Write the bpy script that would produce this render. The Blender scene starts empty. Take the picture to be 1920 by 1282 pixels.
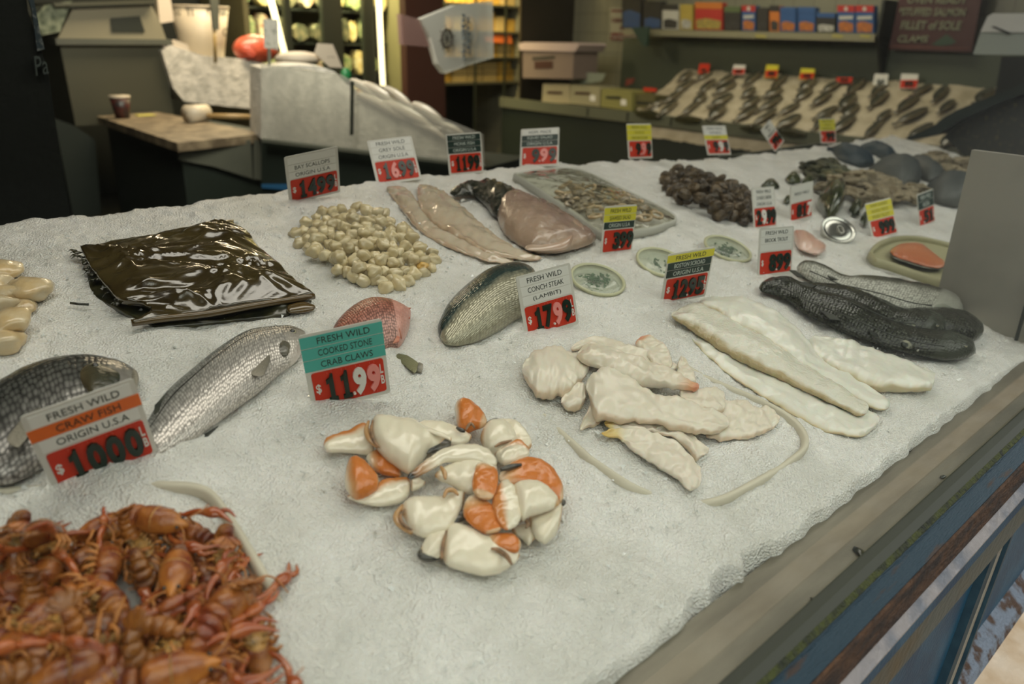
import bpy, bmesh, math, random
import numpy as np
from mathutils import Vector, Matrix, noise
random.seed(7)
COL = bpy.context.scene.collection
SC = bpy.context.scene
# ------------------------------------------------------------------ camera
FPX = 1465.0
CAM = np.array([0, 0, 1.5])
_X = np.array([1680, 526, -FPX]); _X /= np.linalg.norm(_X)
_Z = np.array([113, 3719, FPX]); _Z -= _X*(_X@_Z); _Z /= np.linalg.norm(_Z)
_Y = np.cross(_Z, _X)
RM = np.array([_X, _Y, _Z])
cd = bpy.data.cameras.new('camera'); co = bpy.data.objects.new('camera', cd); COL.objects.link(co)
m4 = np.eye(4); m4[:3, :3] = RM; m4[:3, 3] = CAM
co.matrix_world = Matrix(m4.tolist())
cd.sensor_width = 36; cd.lens = FPX/1920*36; cd.clip_start = .02; cd.clip_end = 200
cd.dof.use_dof = True; cd.dof.focus_distance = 1.28; cd.dof.aperture_fstop = 3.2
SC.camera = co
# ------------------------------------------------------------------ world, light, exposure
SC.view_settings.view_transform = 'Standard'; SC.view_settings.look = 'None'
SC.view_settings.gamma = 1; SC.view_settings.use_curve_mapping = False
SC.view_settings.exposure = 0.12
w = bpy.data.worlds.new('sky'); SC.world = w; w.use_nodes = True
bg = w.node_tree.nodes['Background']; bg.inputs[0].default_value = (.97, .985, 1, 1); bg.inputs[1].default_value = 2.2


def area(name, loc, size, sizey, power, color, rot=(0, 0, 0)):
    d = bpy.data.lights.new(name, 'AREA'); d.shape = 'RECTANGLE'; d.size = size; d.size_y = sizey
    d.energy = power; d.color = color
    o = bpy.data.objects.new(name, d); o.location = loc; o.rotation_euler = rot; COL.objects.link(o); return o


area('unseen_shop_light', (.9, 1.25, 2.55), 2.6, .5, 15, (1, .95, .88))
area('unseen_shop_light', (1.6, 3.4, 2.6), 1.4, .5, 66, (1, .93, .82), (math.radians(40), 0, math.radians(-25)))  # unseen lamp, placed and tilted to brighten the front of the ice tub
area('unseen_shop_light', (2.9, 5.7, 2.75), 1.2, .5, 75, (1, .80, .56), (math.radians(10), 0, 0))
area('unseen_shop_light', (3.2, 1.25, 2.6), 1.6, .4, 6, (1, .97, .90))  # unseen lamp added to brighten the right part of the ice bed
area('unseen_shop_light', (5.6, 3.4, 2.7), .6, 2.5, 27, (1, .90, .70), (0, math.radians(-25), 0))
area('unseen_shop_light', (5.4, 6.7, 2.6), 1.2, .5, 110, (1, .76, .38), (math.radians(35), 0, 0))
area('cooler_fill_light', (4.0, 7.08, 2.3), 1.3, .1, 110, (1, .90, .55), (math.radians(22), 0, 0))  # fill light added inside the cooler to brighten packages beyond its tubes

# ------------------------------------------------------------------ helpers


def ray(x, y):
    return RM@np.array([(x-960)/FPX, -(y-641)/FPX, -1.0])


def H(x, y):
    t = min(max((y-.365)/1.36, 0), 1.1)
    return 1.5-.60+.178*(y-.365)+.03*math.sin(math.pi*min(t, 1))*max(0, 1-.4*max(x-.3, 0))+.008*max(0, .6-x)-.06*max(0, min(x, 2.8)-1.6)


def on_ice(x, y, lift=0.0):
    r = ray(x, y); d = 1.0
    for _ in range(30):
        p = CAM+r*d; d *= (1.5-H(p[0], p[1])-lift)/(1.5-p[2])
    return CAM+r*d


def NRM(p):
    e = .02
    n = np.array([-(H(p[0]+e, p[1])-H(p[0]-e, p[1]))/(2*e), -(H(p[0], p[1]+e)-H(p[0], p[1]-e))/(2*e), 1]); return n/np.linalg.norm(n)


def atZ(x, y, z): r = ray(x, y); return CAM+r*(z-1.5)/r[2]
def atY(x, y, Y): r = ray(x, y); return CAM+r*Y/r[1]
def atX(x, y, X): r = ray(x, y); return CAM+r*X/r[0]
def zt(ox, oy, s): return lambda L: [(ox+x/s, oy+y/s) for x, y in L]
def zp(ox, oy, s): return lambda L: [((ox+a[0]/s, oy+a[1]/s), (ox+b[0]/s, oy+b[1]/s)) for a, b in L]


def nz(p, f, seed=0.0):
    return noise.noise(Vector((p[0]*f+seed, p[1]*f+seed*.7, p[2]*f-seed)))

# ---- materials


def mat(name, col, rough=.5, col2=None, nscale=20, metal=0, bump=0, bscale=60, sss=0, emit=None, estr=1, spec=.5, alpha=1, trans=0, thr=(.4, .65), coat=0, stretch=None, detail=4, rnd=0, co='Object'):
    m = bpy.data.materials.new(name); m.use_nodes = True; nt = m.node_tree; N = nt.nodes; L = nt.links
    b = N['Principled BSDF']
    b.inputs['Base Color'].default_value = (*col, 1); b.inputs['Roughness'].default_value = rough
    b.inputs['Metallic'].default_value = metal; b.inputs['Specular IOR Level'].default_value = spec
    b.inputs['Coat Weight'].default_value = coat; b.inputs['Coat Roughness'].default_value = .08
    b.inputs['Transmission Weight'].default_value = trans; b.inputs['Alpha'].default_value = alpha
    if sss:
        b.inputs['Subsurface Weight'].default_value = sss; b.inputs['Subsurface Radius'].default_value = (.9, .75, .6); b.inputs['Subsurface Scale'].default_value = .008
    if emit:
        b.inputs['Emission Color'].default_value = (*emit, 1); b.inputs['Emission Strength'].default_value = estr
    tc = N.new('ShaderNodeTexCoord'); src = tc.outputs[co]
    if stretch:
        mp = N.new('ShaderNodeMapping'); mp.inputs['Scale'].default_value = stretch; L.new(src, mp.inputs[0]); src = mp.outputs[0]
    out = None
    if col2:
        n = N.new('ShaderNodeTexNoise'); n.inputs['Scale'].default_value = nscale; n.inputs['Detail'].default_value = detail
        L.new(src, n.inputs['Vector'])
        r = N.new('ShaderNodeValToRGB'); r.color_ramp.elements[0].position = thr[0]; r.color_ramp.elements[1].position = thr[1]
        r.color_ramp.elements[0].color = (*col, 1); r.color_ramp.elements[1].color = (*col2, 1)
        L.new(n.outputs['Fac'], r.inputs[0]); out = r.outputs[0]; L.new(out, b.inputs['Base Color'])
    if rnd:
        oi = N.new('ShaderNodeObjectInfo'); hs = N.new('ShaderNodeHueSaturation')
        mr = N.new('ShaderNodeMapRange'); mr.inputs['To Min'].default_value = 1-rnd; mr.inputs['To Max'].default_value = 1+rnd
        L.new(oi.outputs['Random'], mr.inputs['Value']); L.new(mr.outputs[0], hs.inputs['Value'])
        if out: L.new(out, hs.inputs['Color'])
        else: hs.inputs['Color'].default_value = (*col, 1)
        L.new(hs.outputs[0], b.inputs['Base Color'])
    if bump:
        n = N.new('ShaderNodeTexNoise'); n.inputs['Scale'].default_value = bscale; n.inputs['Detail'].default_value = 5
        L.new(src, n.inputs['Vector'])
        bn = N.new('ShaderNodeBump'); bn.inputs['Strength'].default_value = bump; bn.inputs['Distance'].default_value = .01
        L.new(n.outputs['Fac'], bn.inputs['Height']); L.new(bn.outputs[0], b.inputs['Normal'])
    return m


def clear_mat(name, tint=(.95, .97, .95), gloss=1.0, haze=0.0, hazecol=(.8, .8, .8), rough=0.0, ior=1.45, bump=0, bscale=20):
    m = bpy.data.materials.new(name); m.use_nodes = True; nt = m.node_tree; N = nt.nodes; L = nt.links
    N.remove(N['Principled BSDF']); out = N['Material Output']
    t = N.new('ShaderNodeBsdfTransparent'); t.inputs[0].default_value = (*tint, 1)
    g = N.new('ShaderNodeBsdfGlossy'); g.inputs['Roughness'].default_value = rough
    fr = N.new('ShaderNodeFresnel'); fr.inputs['IOR'].default_value = ior
    ge = N.new('ShaderNodeNewGeometry'); iv = N.new('ShaderNodeMath'); iv.operation = 'SUBTRACT'; iv.inputs[0].default_value = 1
    L.new(ge.outputs['Backfacing'], iv.inputs[1])
    mu = N.new('ShaderNodeMath'); mu.operation = 'MULTIPLY'; L.new(fr.outputs[0], mu.inputs[0]); L.new(iv.outputs[0], mu.inputs[1])
    m2 = N.new('ShaderNodeMath'); m2.operation = 'MULTIPLY'; L.new(mu.outputs[0], m2.inputs[0]); m2.inputs[1].default_value = gloss
    mx = N.new('ShaderNodeMixShader'); L.new(m2.outputs[0], mx.inputs[0])
    if haze:
        d = N.new('ShaderNodeBsdfDiffuse'); d.inputs[0].default_value = (*hazecol, 1)
        hx = N.new('ShaderNodeMixShader'); hx.inputs[0].default_value = haze
        L.new(t.outputs[0], hx.inputs[1]); L.new(d.outputs[0], hx.inputs[2]); L.new(hx.outputs[0], mx.inputs[1])
    else:
        L.new(t.outputs[0], mx.inputs[1])
    L.new(g.outputs[0], mx.inputs[2]); L.new(mx.outputs[0], out.inputs[0])
    if bump:
        tc = N.new('ShaderNodeTexCoord'); n = N.new('ShaderNodeTexNoise'); n.inputs['Scale'].default_value = bscale
        L.new(tc.outputs['Object'], n.inputs['Vector'])
        bn = N.new('ShaderNodeBump'); bn.inputs['Strength'].default_value = bump; bn.inputs['Distance'].default_value = .02
        L.new(n.outputs['Fac'], bn.inputs['Height']); L.new(bn.outputs[0], g.inputs['Normal']); L.new(bn.outputs[0], fr.inputs['Normal'])
    return m


def fish_mat(name, back, side, belly, head, scale=1.0, headu=.72, dots=.5, rough=.28, sizes=(260, 200), metal=.25, line=None, pos=(.12, .42, .8), spec=None):
    """colour runs from the back (v=0) to the belly (v=1), scales as small cells, head beyond headu"""
    m = bpy.data.materials.new(name); m.use_nodes = True; nt = m.node_tree; N = nt.nodes; L = nt.links
    b = N['Principled BSDF']; b.inputs['Roughness'].default_value = rough; b.inputs['Metallic'].default_value = metal; b.inputs['Specular IOR Level'].default_value = .35 if metal > 0 else .12
    b.inputs['Coat Weight'].default_value = .12 if metal > 0 else .05; b.inputs['Coat Roughness'].default_value = .2
    if spec is not None: b.inputs['Specular IOR Level'].default_value = spec; b.inputs['Coat Weight'].default_value = 0
    un = N.new('ShaderNodeUVMap'); un.uv_map = 'n'; um = N.new('ShaderNodeUVMap'); um.uv_map = 'm'
    sx = N.new('ShaderNodeSeparateXYZ'); L.new(un.outputs[0], sx.inputs[0])
    nn = N.new('ShaderNodeTexNoise'); nn.inputs['Scale'].default_value = 9; L.new(un.outputs[0], nn.inputs['Vector'])
    ad = N.new('ShaderNodeMath'); ad.operation = 'MULTIPLY_ADD'; L.new(nn.outputs['Fac'], ad.inputs[0]); ad.inputs[1].default_value = .18; L.new(sx.outputs['Y'], ad.inputs[2])
    r = N.new('ShaderNodeValToRGB'); e = r.color_ramp.elements; e[0].position = pos[0]+.09; e[0].color = (*back, 1)
    e[1].position = pos[2]+.09; e[1].color = (*belly, 1); k = e.new(pos[1]+.09); k.color = (*side, 1); L.new(ad.outputs[0], r.inputs[0])
    mp = N.new('ShaderNodeMapping'); mp.inputs['Scale'].default_value = (sizes[0], sizes[1], 1); L.new(um.outputs[0], mp.inputs[0])
    vo = N.new('ShaderNodeTexVoronoi'); vo.inputs['Scale'].default_value = 1; vo.inputs['Randomness'].default_value = .45; L.new(mp.outputs[0], vo.inputs['Vector'])
    # dark edge of every scale
    rr = N.new('ShaderNodeValToRGB'); rr.color_ramp.elements[0].position = .25; rr.color_ramp.elements[1].position = .65
    rr.color_ramp.elements[0].color = (1, 1, 1, 1); rr.color_ramp.elements[1].color = (1-dots, 1-dots, 1-dots, 1); L.new(vo.outputs['Distance'], rr.inputs[0])
    mc = N.new('ShaderNodeMix'); mc.data_type = 'RGBA'; mc.blend_type = 'MULTIPLY'; mc.inputs[0].default_value = 1
    L.new(r.outputs[0], mc.inputs[6]); L.new(rr.outputs[0], mc.inputs[7])
    # head
    hr = N.new('ShaderNodeMapRange'); hr.inputs['From Min'].default_value = headu; hr.inputs['From Max'].default_value = headu+.02; L.new(sx.outputs['X'], hr.inputs['Value'])
    n2 = N.new('ShaderNodeTexNoise'); n2.inputs['Scale'].default_value = 60; L.new(um.outputs[0], n2.inputs['Vector']); n2.inputs['Detail'].default_value = 6
    hm = N.new('ShaderNodeValToRGB'); hm.color_ramp.elements[0].color = (*head, 1); hm.color_ramp.elements[1].color = (*[min(1, c*2.6+.05) for c in head], 1)
    hm.color_ramp.elements[0].position = .45; hm.color_ramp.elements[1].position = .75; L.new(n2.outputs['Fac'], hm.inputs[0])
    hb = N.new('ShaderNodeMix'); hb.data_type = 'RGBA'; L.new(sx.outputs['Y'], hb.inputs[0]); L.new(hm.outputs[0], hb.inputs[6]); hb.inputs[7].default_value = (*belly, 1)
    mh = N.new('ShaderNodeMix'); mh.data_type = 'RGBA'; L.new(hr.outputs[0], mh.inputs[0]); L.new(mc.outputs[2], mh.inputs[6]); L.new(hb.outputs[2], mh.inputs[7])
    col = mh.outputs[2]
    if line is not None:
        la = N.new('ShaderNodeMath'); la.operation = 'SUBTRACT'; L.new(sx.outputs['Y'], la.inputs[0]); la.inputs[1].default_value = line
        lb = N.new('ShaderNodeMath'); lb.operation = 'ABSOLUTE'; L.new(la.outputs[0], lb.inputs[0])
        lc = N.new('ShaderNodeMapRange'); lc.inputs['From Min'].default_value = .004; lc.inputs['From Max'].default_value = .014; L.new(lb.outputs[0], lc.inputs['Value'])
        ml = N.new('ShaderNodeMix'); ml.data_type = 'RGBA'; L.new(lc.outputs[0], ml.inputs[0]); ml.inputs[6].default_value = (.03, .03, .03, 1); L.new(col, ml.inputs[7]); col = ml.outputs[2]
    L.new(col, b.inputs['Base Color'])
    bn = N.new('ShaderNodeBump'); bn.inputs['Strength'].default_value = .5; bn.inputs['Distance'].default_value = .002; bn.invert = True
    L.new(vo.outputs['Distance'], bn.inputs['Height']); L.new(bn.outputs[0], b.inputs['Normal'])
    return m


def ramp_mat(name, stops, rough=.35, axis='X', namt=.15, nsc=12, sss=.1, bump=.15, bscale=80, coat=.3, metal=0):
    """colour runs along the piece (u) or across it (v)"""
    m = bpy.data.materials.new(name); m.use_nodes = True; nt = m.node_tree; N = nt.nodes; L = nt.links
    b = N['Principled BSDF']; b.inputs['Roughness'].default_value = rough; b.inputs['Coat Weight'].default_value = coat; b.inputs['Metallic'].default_value = metal
    if sss:
        b.inputs['Subsurface Weight'].default_value = sss; b.inputs['Subsurface Scale'].default_value = .006
    un = N.new('ShaderNodeUVMap'); un.uv_map = 'n'; sx = N.new('ShaderNodeSeparateXYZ'); L.new(un.outputs[0], sx.inputs[0])
    tc = N.new('ShaderNodeTexCoord'); nn = N.new('ShaderNodeTexNoise'); nn.inputs['Scale'].default_value = nsc; nn.inputs['Detail'].default_value = 5; L.new(tc.outputs['Object'], nn.inputs['Vector'])
    ad = N.new('ShaderNodeMath'); ad.operation = 'MULTIPLY_ADD'; L.new(nn.outputs['Fac'], ad.inputs[0]); ad.inputs[1].default_value = namt; L.new(sx.outputs[axis], ad.inputs[2])
    r = N.new('ShaderNodeValToRGB'); e = r.color_ramp.elements
    e[0].position = stops[0][0]+namt/2; e[0].color = (*stops[0][1], 1); e[1].position = min(1, stops[-1][0]+namt/2); e[1].color = (*stops[-1][1], 1)
    for p, c in stops[1:-1]:
        k = e.new(min(1, p+namt/2)); k.color = (*c, 1)
    L.new(ad.outputs[0], r.inputs[0]); L.new(r.outputs[0], b.inputs['Base Color'])
    n3 = N.new('ShaderNodeTexNoise'); n3.inputs['Scale'].default_value = bscale; n3.inputs['Detail'].default_value = 6; L.new(tc.outputs['Object'], n3.inputs['Vector'])
    bn = N.new('ShaderNodeBump'); bn.inputs['Strength'].default_value = bump; bn.inputs['Distance'].default_value = .006
    L.new(n3.outputs['Fac'], bn.inputs['Height']); L.new(bn.outputs[0], b.inputs['Normal'])
    return m


# ---- objects
def tag(o, label, cat, group=None, kind=None):
    if label: o['label'] = label
    if cat: o['category'] = cat
    if group: o['group'] = group
    if kind: o['kind'] = kind
    return o


def thing(name, label, cat, loc, group=None, kind=None):
    o = bpy.data.objects.new(name, None); o.empty_display_size = .02; COL.objects.link(o)
    o.location = tuple(float(c) for c in loc); return tag(o, label, cat, group, kind)


def mk(name, V, F, m, parent=None, smooth=True, uvn=None, uvm=None, origin=None, fix=True, mi=None):
    V = np.array(V, dtype=float)
    if parent is not None: off = np.array(parent_loc(parent))
    elif origin is not None: off = np.array(origin, dtype=float)
    else: off = np.array([(V[:, 0].min()+V[:, 0].max())/2, (V[:, 1].min()+V[:, 1].max())/2, V[:, 2].min()])
    me = bpy.data.meshes.new(name); me.from_pydata((V-off).tolist(), [], [list(f) for f in F])
    ms = m if isinstance(m, (list, tuple)) else [m]
    for q in ms: me.materials.append(q)
    if mi: me.polygons.foreach_set('material_index', mi)
    if fix:
        bm = bmesh.new(); bm.from_mesh(me); bmesh.ops.recalc_face_normals(bm, faces=bm.faces); bm.to_mesh(me); bm.free()
    for nm, uv in (('n', uvn), ('m', uvm)):
        if uv is not None:
            ul = me.uv_layers.new(name=nm); li = np.empty(len(me.loops), dtype=np.int32); me.loops.foreach_get('vertex_index', li)
            ul.data.foreach_set('uv', np.array(uv, dtype=np.float32)[li].ravel())
    if smooth: me.polygons.foreach_set('use_smooth', [True]*len(me.polygons))
    me.update(); o = bpy.data.objects.new(name, me); COL.objects.link(o)
    if parent is not None: o.parent = parent
    else: o.location = tuple(off)
    return o


def parent_loc(p):
    l = np.array(p.location)
    while p.parent: p = p.parent; l = l+np.array(p.location)
    return l


class MB:
    def __init__(s): s.V = []; s.F = []
    def add(s, V, F):
        k = len(s.V); s.V += [tuple(v) for v in V]; s.F += [[i+k for i in f] for f in F]; return s
    def box(s, a, b):
        x0, y0, z0 = a; x1, y1, z1 = b
        return s.add([(x0, y0, z0), (x1, y0, z0), (x1, y1, z0), (x0, y1, z0), (x0, y0, z1), (x1, y0, z1), (x1, y1, z1), (x0, y1, z1)],
                     [(0, 3, 2, 1), (4, 5, 6, 7), (0, 1, 5, 4), (1, 2, 6, 5), (2, 3, 7, 6), (3, 0, 4, 7)])
    def prism(s, P, ext):
        n = len(P); P = [np.array(p) for p in P]; Q = [p+np.array(ext) for p in P]
        return s.add(P+Q, [list(range(n)), list(range(2*n-1, n-1, -1))]+[(i, (i+1) % n, n+(i+1) % n, n+i) for i in range(n)])
    def tube(s, P, R, m=10, caps=True, flat=None):
        P = [np.array(p, dtype=float) for p in P]; n = len(P)
        if not hasattr(R, '__len__'): R = [R]*n
        rings = []; ref = None
        for i in range(n):
            t = P[min(i+1, n-1)]-P[max(i-1, 0)]; t /= np.linalg.norm(t)+1e-12
            if ref is None: ref = np.array([0, 0, 1.]) if abs(t[2]) < .9 else np.array([1., 0, 0])
            a = np.cross(t, ref); a /= np.linalg.norm(a)+1e-12; b = np.cross(a, t); ref = b
            fz = flat if flat else 1
            rings.append([P[i]+R[i]*(math.cos(2*math.pi*k/m)*a+fz*math.sin(2*math.pi*k/m)*b) for k in range(m)])
        V = [v for r in rings for v in r]
        F = [(i*m+k, i*m+(k+1) % m, (i+1)*m+(k+1) % m, (i+1)*m+k) for i in range(n-1) for k in range(m)]
        if caps: F += [list(range(m))[::-1], [(n-1)*m+k for k in range(m)]]
        return s.add(V, F)
    def ell(s, c, r, Mx=None, nu=12, nv=8):
        V = []; c = np.array(c)
        for j in range(nv+1):
            for i in range(nu):
                th = math.pi*j/nv; ph = 2*math.pi*i/nu
                v = np.array([r[0]*math.sin(th)*math.cos(ph), r[1]*math.sin(th)*math.sin(ph), r[2]*math.cos(th)])
                if Mx is not None: v = Mx@v
                V.append(c+v)
        F = [(j*nu+i, (j+1)*nu+i, (j+1)*nu+(i+1) % nu, j*nu+(i+1) % nu) for j in range(nv) for i in range(nu)]
        return s.add(V, F)
    def build(s, name, m, parent=None, smooth=True, **k): return mk(name, s.V, s.F, m, parent, smooth, **k)


def cr(P, n):
    P = [np.array(p, dtype=float) for p in P]; P = [2*P[0]-P[1]]+P+[2*P[-1]-P[-2]]; k = len(P)-3; out = []
    for i in range(n):
        t = i/(n-1)*k; j = min(int(t), k-1); t -= j; a, b, c, d = P[j:j+4]
        out.append(.5*((2*b)+(c-a)*t+(2*a-5*b+4*c-d)*t*t+(3*b-3*c+d-a)*t**3))
    return out


def loft(name, E1, E2, m, parent=None, tr=.6, th=None, n=30, k=20, cap=.1, amp=0, fq=50, under=.55, expo=1.0, endw=.12, nrm=None, seed=0, drop=0, origin=None, wr=0, wf=3, edge=0):
    """solid between two 3D edge curves; cross-sections are rounded, tr = half thickness / half width"""
    E1 = cr(E1, n); E2 = cr(E2, n); V = []; un = []; um = []; s = 0; prev = None
    for i in range(n):
        u = i/(n-1)
        if edge:
            a_ = (E1[i]-E2[i])/2; E1[i] = E1[i]+a_*edge*(nz(E1[i], 45, seed)+.6*nz(E1[i], 110, seed)); E2[i] = E2[i]-a_*edge*(nz(E2[i], 45, seed+3)+.6*nz(E2[i], 110, seed))
        c = (E1[i]+E2[i])/2; a = (E1[i]-E2[i])/2; hw = np.linalg.norm(a)
        nn = NRM(c) if nrm is None else np.array(nrm)
        w = 1.0
        if cap > 0:
            if u < cap: w = math.sqrt(max(0, 1-(1-u/cap)**2))
            if u > 1-cap: w = min(w, math.sqrt(max(0, 1-(1-(1-u)/cap)**2)))
        w = endw+(1-endw)*w
        T = (th[min(int(u*(len(th)-1)), len(th)-2)]*(1-(u*(len(th)-1)-min(int(u*(len(th)-1)), len(th)-2)))+th[min(int(u*(len(th)-1)), len(th)-2)+1]*(u*(len(th)-1)-min(int(u*(len(th)-1)), len(th)-2))) if th else tr*hw
        if prev is not None: s += np.linalg.norm(c-prev)
        prev = c
        for j in range(k):
            ph = 2*math.pi*j/k; cs, sn = math.cos(ph), math.sin(ph)
            cx = math.copysign(abs(cs)**expo, cs); sx = math.copysign(abs(sn)**expo, sn)
            p = c+a*w*cx+nn*T*w*sx*(1 if sn > 0 else under)-nn*drop*u
            if amp and sn > -.2:
                p = p+nn*amp*w*(nz(p, fq, seed)+.5*nz(p, fq*2.3, seed+5)-.8*max(0, .25-abs(nz(p, fq*.9, seed+9)))*2)
            if wr and sn > -.2:
                vv = abs(ph if ph <= math.pi else 2*math.pi-ph)/math.pi
                p = p+nn*wr*w*abs(sx)*math.sin(vv*wf*6.28+3*nz(c, 14, seed))
            V.append(p); v = abs(ph if ph <= math.pi else 2*math.pi-ph)/math.pi
            un.append((u, v)); um.append((s, (v-.5)*2*hw+.5))
    F = [(i*k+j, i*k+(j+1) % k, (i+1)*k+(j+1) % k, (i+1)*k+j) for i in range(n-1) for j in range(k)]
    V.append(np.mean(V[:k], axis=0)); un.append((0, .5)); um.append((0, .5)); V.append(np.mean(V[(n-1)*k:n*k], axis=0)); un.append((1, .5)); um.append((s, .5))
    F += [(n*k, (j+1) % k, j) for j in range(k)]+[(n*k+1, (n-1)*k+j, (n-1)*k+(j+1) % k) for j in range(k)]
    return mk(name, V, F, m, parent, True, un, um, origin)


def lpx(name, pairs, m, parent=None, lift=None, tr=.6, **kw):
    """pairs of edge pixels, laid on the ice at the piece's own mid height"""
    A = [on_ice(*p[0]) for p in pairs]; B = [on_ice(*p[1]) for p in pairs]
    hw = max(np.linalg.norm(a-b)/2 for a, b in zip(A, B))
    if lift is None: lift = hw*tr*.35
    lf = lift if hasattr(lift, '__len__') else [lift]*len(pairs)
    A = [on_ice(*p[0], l) for p, l in zip(pairs, lf)]; B = [on_ice(*p[1], l) for p, l in zip(pairs, lf)]
    return loft(name, A, B, m, parent, tr=tr, **kw)


def plate(name, poly, m, parent=None, lift=.01, th=.0015, smooth=False, bend=0, lifts=None):
    P = [on_ice(*p, (lifts[i] if lifts else lift)) for i, p in enumerate(poly)]; n = NRM(P[0])
    b = MB().prism(P, -n*th); return b.build(name, m, parent, smooth)


def copy_tree(o, parent=None):
    c = o.copy(); COL.objects.link(c); c.parent = parent
    for ch in [x for x in KIDS.get(o.name, [])]: copy_tree(ch, c)
    return c


KIDS = {}


def index_kids(o):
    KIDS[o.name] = list(o.children)
    for c in o.children: index_kids(c)


# ---- lettering
_tx = {}


def text_geo(s, bold=0.0):
    key = (s, bold)
    if key not in _tx:
        c = bpy.data.curves.new('t', 'FONT'); c.body = s; c.size = 1; c.offset = bold; c.resolution_u = 3; c.extrude = .02
        o = bpy.data.objects.new('t', c); me = bpy.data.meshes.new_from_object(o)
        V = np.array([v.co[:] for v in me.vertices]); F = [tuple(p.vertices) for p in me.polygons]
        bpy.data.objects.remove(o); bpy.data.curves.remove(c); bpy.data.meshes.remove(me); _tx[key] = (V, F)
    return _tx[key]


def fit_text(s, x0, x1, z0, z1, y, depth, bold=0.0):
    """letters in the local x-z plane facing -y, stretched to the given box"""
    V, F = text_geo(s, bold); a = V.min(0); b = V.max(0); V = V.copy()
    X = x0+(V[:, 0]-a[0])/(b[0]-a[0]+1e-9)*(x1-x0); Z = z0+(V[:, 1]-a[1])/(b[1]-a[1]+1e-9)*(z1-z0)
    Y = y-(V[:, 2]-a[2])/(b[2]-a[2]+1e-9)*depth
    return np.stack([X, Y, Z], 1), F


def frame_map(V, o, ex, ey, ez):
    return np.array(o)+np.outer(V[:, 0], ex)+np.outer(V[:, 1], ey)+np.outer(V[:, 2], ez)


# ------------------------------------------------------------------ materials
M = {}
M['steel'] = mat('brushed_steel', (.34, .32, .27), .42, (.28, .265, .22), 5, metal=.45, bump=.02, bscale=60)
M['sill'] = mat('worn_steel_sill', (.15, .135, .10), .42, (.22, .20, .15), 9, metal=.3, bump=.06, bscale=120, stretch=(.6, 3, 1))
M['darksteel'] = mat('dark_steel', (.05, .06, .045), .4, metal=.5)
M['black'] = mat('black_paint', (.006, .01, .006), .6)
M['white'] = mat('white_card', (.62, .61, .55), .45)
M['paper'] = mat('paper_strip', (.72, .72, .67), .5)
M['red'] = mat('red_card', (.56, .036, .012), .5, spec=.3)
M['ink'] = mat('black_ink', (.012, .022, .014), .5)
M['digit'] = mat('dark_green_digit', (.006, .020, .012), .28)
M['pink'] = mat('pink_digit', (.80, .28, .25), .35)
M['orange'] = mat('orange_strip', (.72, .14, .015), .45)
M['teal'] = mat('teal_strip', (.07, .42, .36), .45)
M['yellow'] = mat('yellow_strip', (.66, .60, .04), .45)
M['blackstrip'] = mat('black_strip', (.01, .03, .022), .45)
M['glass'] = clear_mat('window_glass', (.95, .955, .92), .6)
M['film'] = clear_mat('cling_film', (.93, .93, .88), 1.3, .05, (.7, .7, .6), .04, 1.5, .6, 25)
# ------------------------------------------------------------------ the setting


def struct(name, V=None, F=None, m=None, mb=None):
    o = (mb.build(name, m, None, False) if mb else mk(name, V, F, m, None, False)); o['kind'] = 'structure'; return o


def sbox(name, a, b, m): return struct(name, mb=MB().box(a, b), m=m)


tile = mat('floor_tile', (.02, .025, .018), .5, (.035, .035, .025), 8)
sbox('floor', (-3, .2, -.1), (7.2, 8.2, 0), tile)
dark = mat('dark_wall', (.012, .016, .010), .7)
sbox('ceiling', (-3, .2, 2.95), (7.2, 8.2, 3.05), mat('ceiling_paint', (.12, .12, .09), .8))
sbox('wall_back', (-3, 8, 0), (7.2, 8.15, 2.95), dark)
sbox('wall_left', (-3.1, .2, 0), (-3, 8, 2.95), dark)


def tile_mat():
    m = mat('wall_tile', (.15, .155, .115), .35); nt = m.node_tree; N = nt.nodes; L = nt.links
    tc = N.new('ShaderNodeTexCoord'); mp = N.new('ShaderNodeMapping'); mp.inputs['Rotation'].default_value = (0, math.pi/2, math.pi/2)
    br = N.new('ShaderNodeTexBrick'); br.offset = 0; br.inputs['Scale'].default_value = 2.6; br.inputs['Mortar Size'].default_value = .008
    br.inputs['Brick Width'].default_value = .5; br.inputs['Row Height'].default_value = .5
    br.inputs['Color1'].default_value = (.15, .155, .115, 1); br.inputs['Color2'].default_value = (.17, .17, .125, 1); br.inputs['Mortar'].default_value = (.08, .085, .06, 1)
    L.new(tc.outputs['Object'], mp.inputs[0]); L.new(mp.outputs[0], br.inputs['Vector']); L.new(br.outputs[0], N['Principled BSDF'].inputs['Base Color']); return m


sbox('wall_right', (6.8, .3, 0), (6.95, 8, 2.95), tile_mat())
facade = mat('painted_front_wall', (.03, .05, .06), .6)
b = MB().box((-3, .2, 2.45), (7.2, .33, 3.3)).box((-3, .2, 0), (-.9, .33, 2.45)).box((4.9, .2, 0), (7.2, .33, 2.45))
struct('wall_front', mb=b, m=facade)
# outside
sbox('trim_1', (-14, -8.5, -.12), (60, .2, -.02), mat('wet_dark_sidewalk', (.045, .045, .038), .8, (.035, .035, .03), 3))
fac = mat('brick_across_street', (.035, .03, .025), .8, (.05, .045, .035), 4)
sbox('wall_opposite', (-14, -9.4, -.3), (60, -8.5, 7.5), fac)
# blue wooden bulkhead below the glass


def beam(name, prof, x0, x1, m):
    P = [np.array((x0, y, 1.5+z)) for y, z in prof]
    return struct(name, mb=MB().prism(P, (x1-x0, 0, 0)), m=m)


blue = mat('blue_paint', (.006, .045, .090), .5, (.020, .085, .14), 9, bump=.2, bscale=120, spec=.25)


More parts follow.
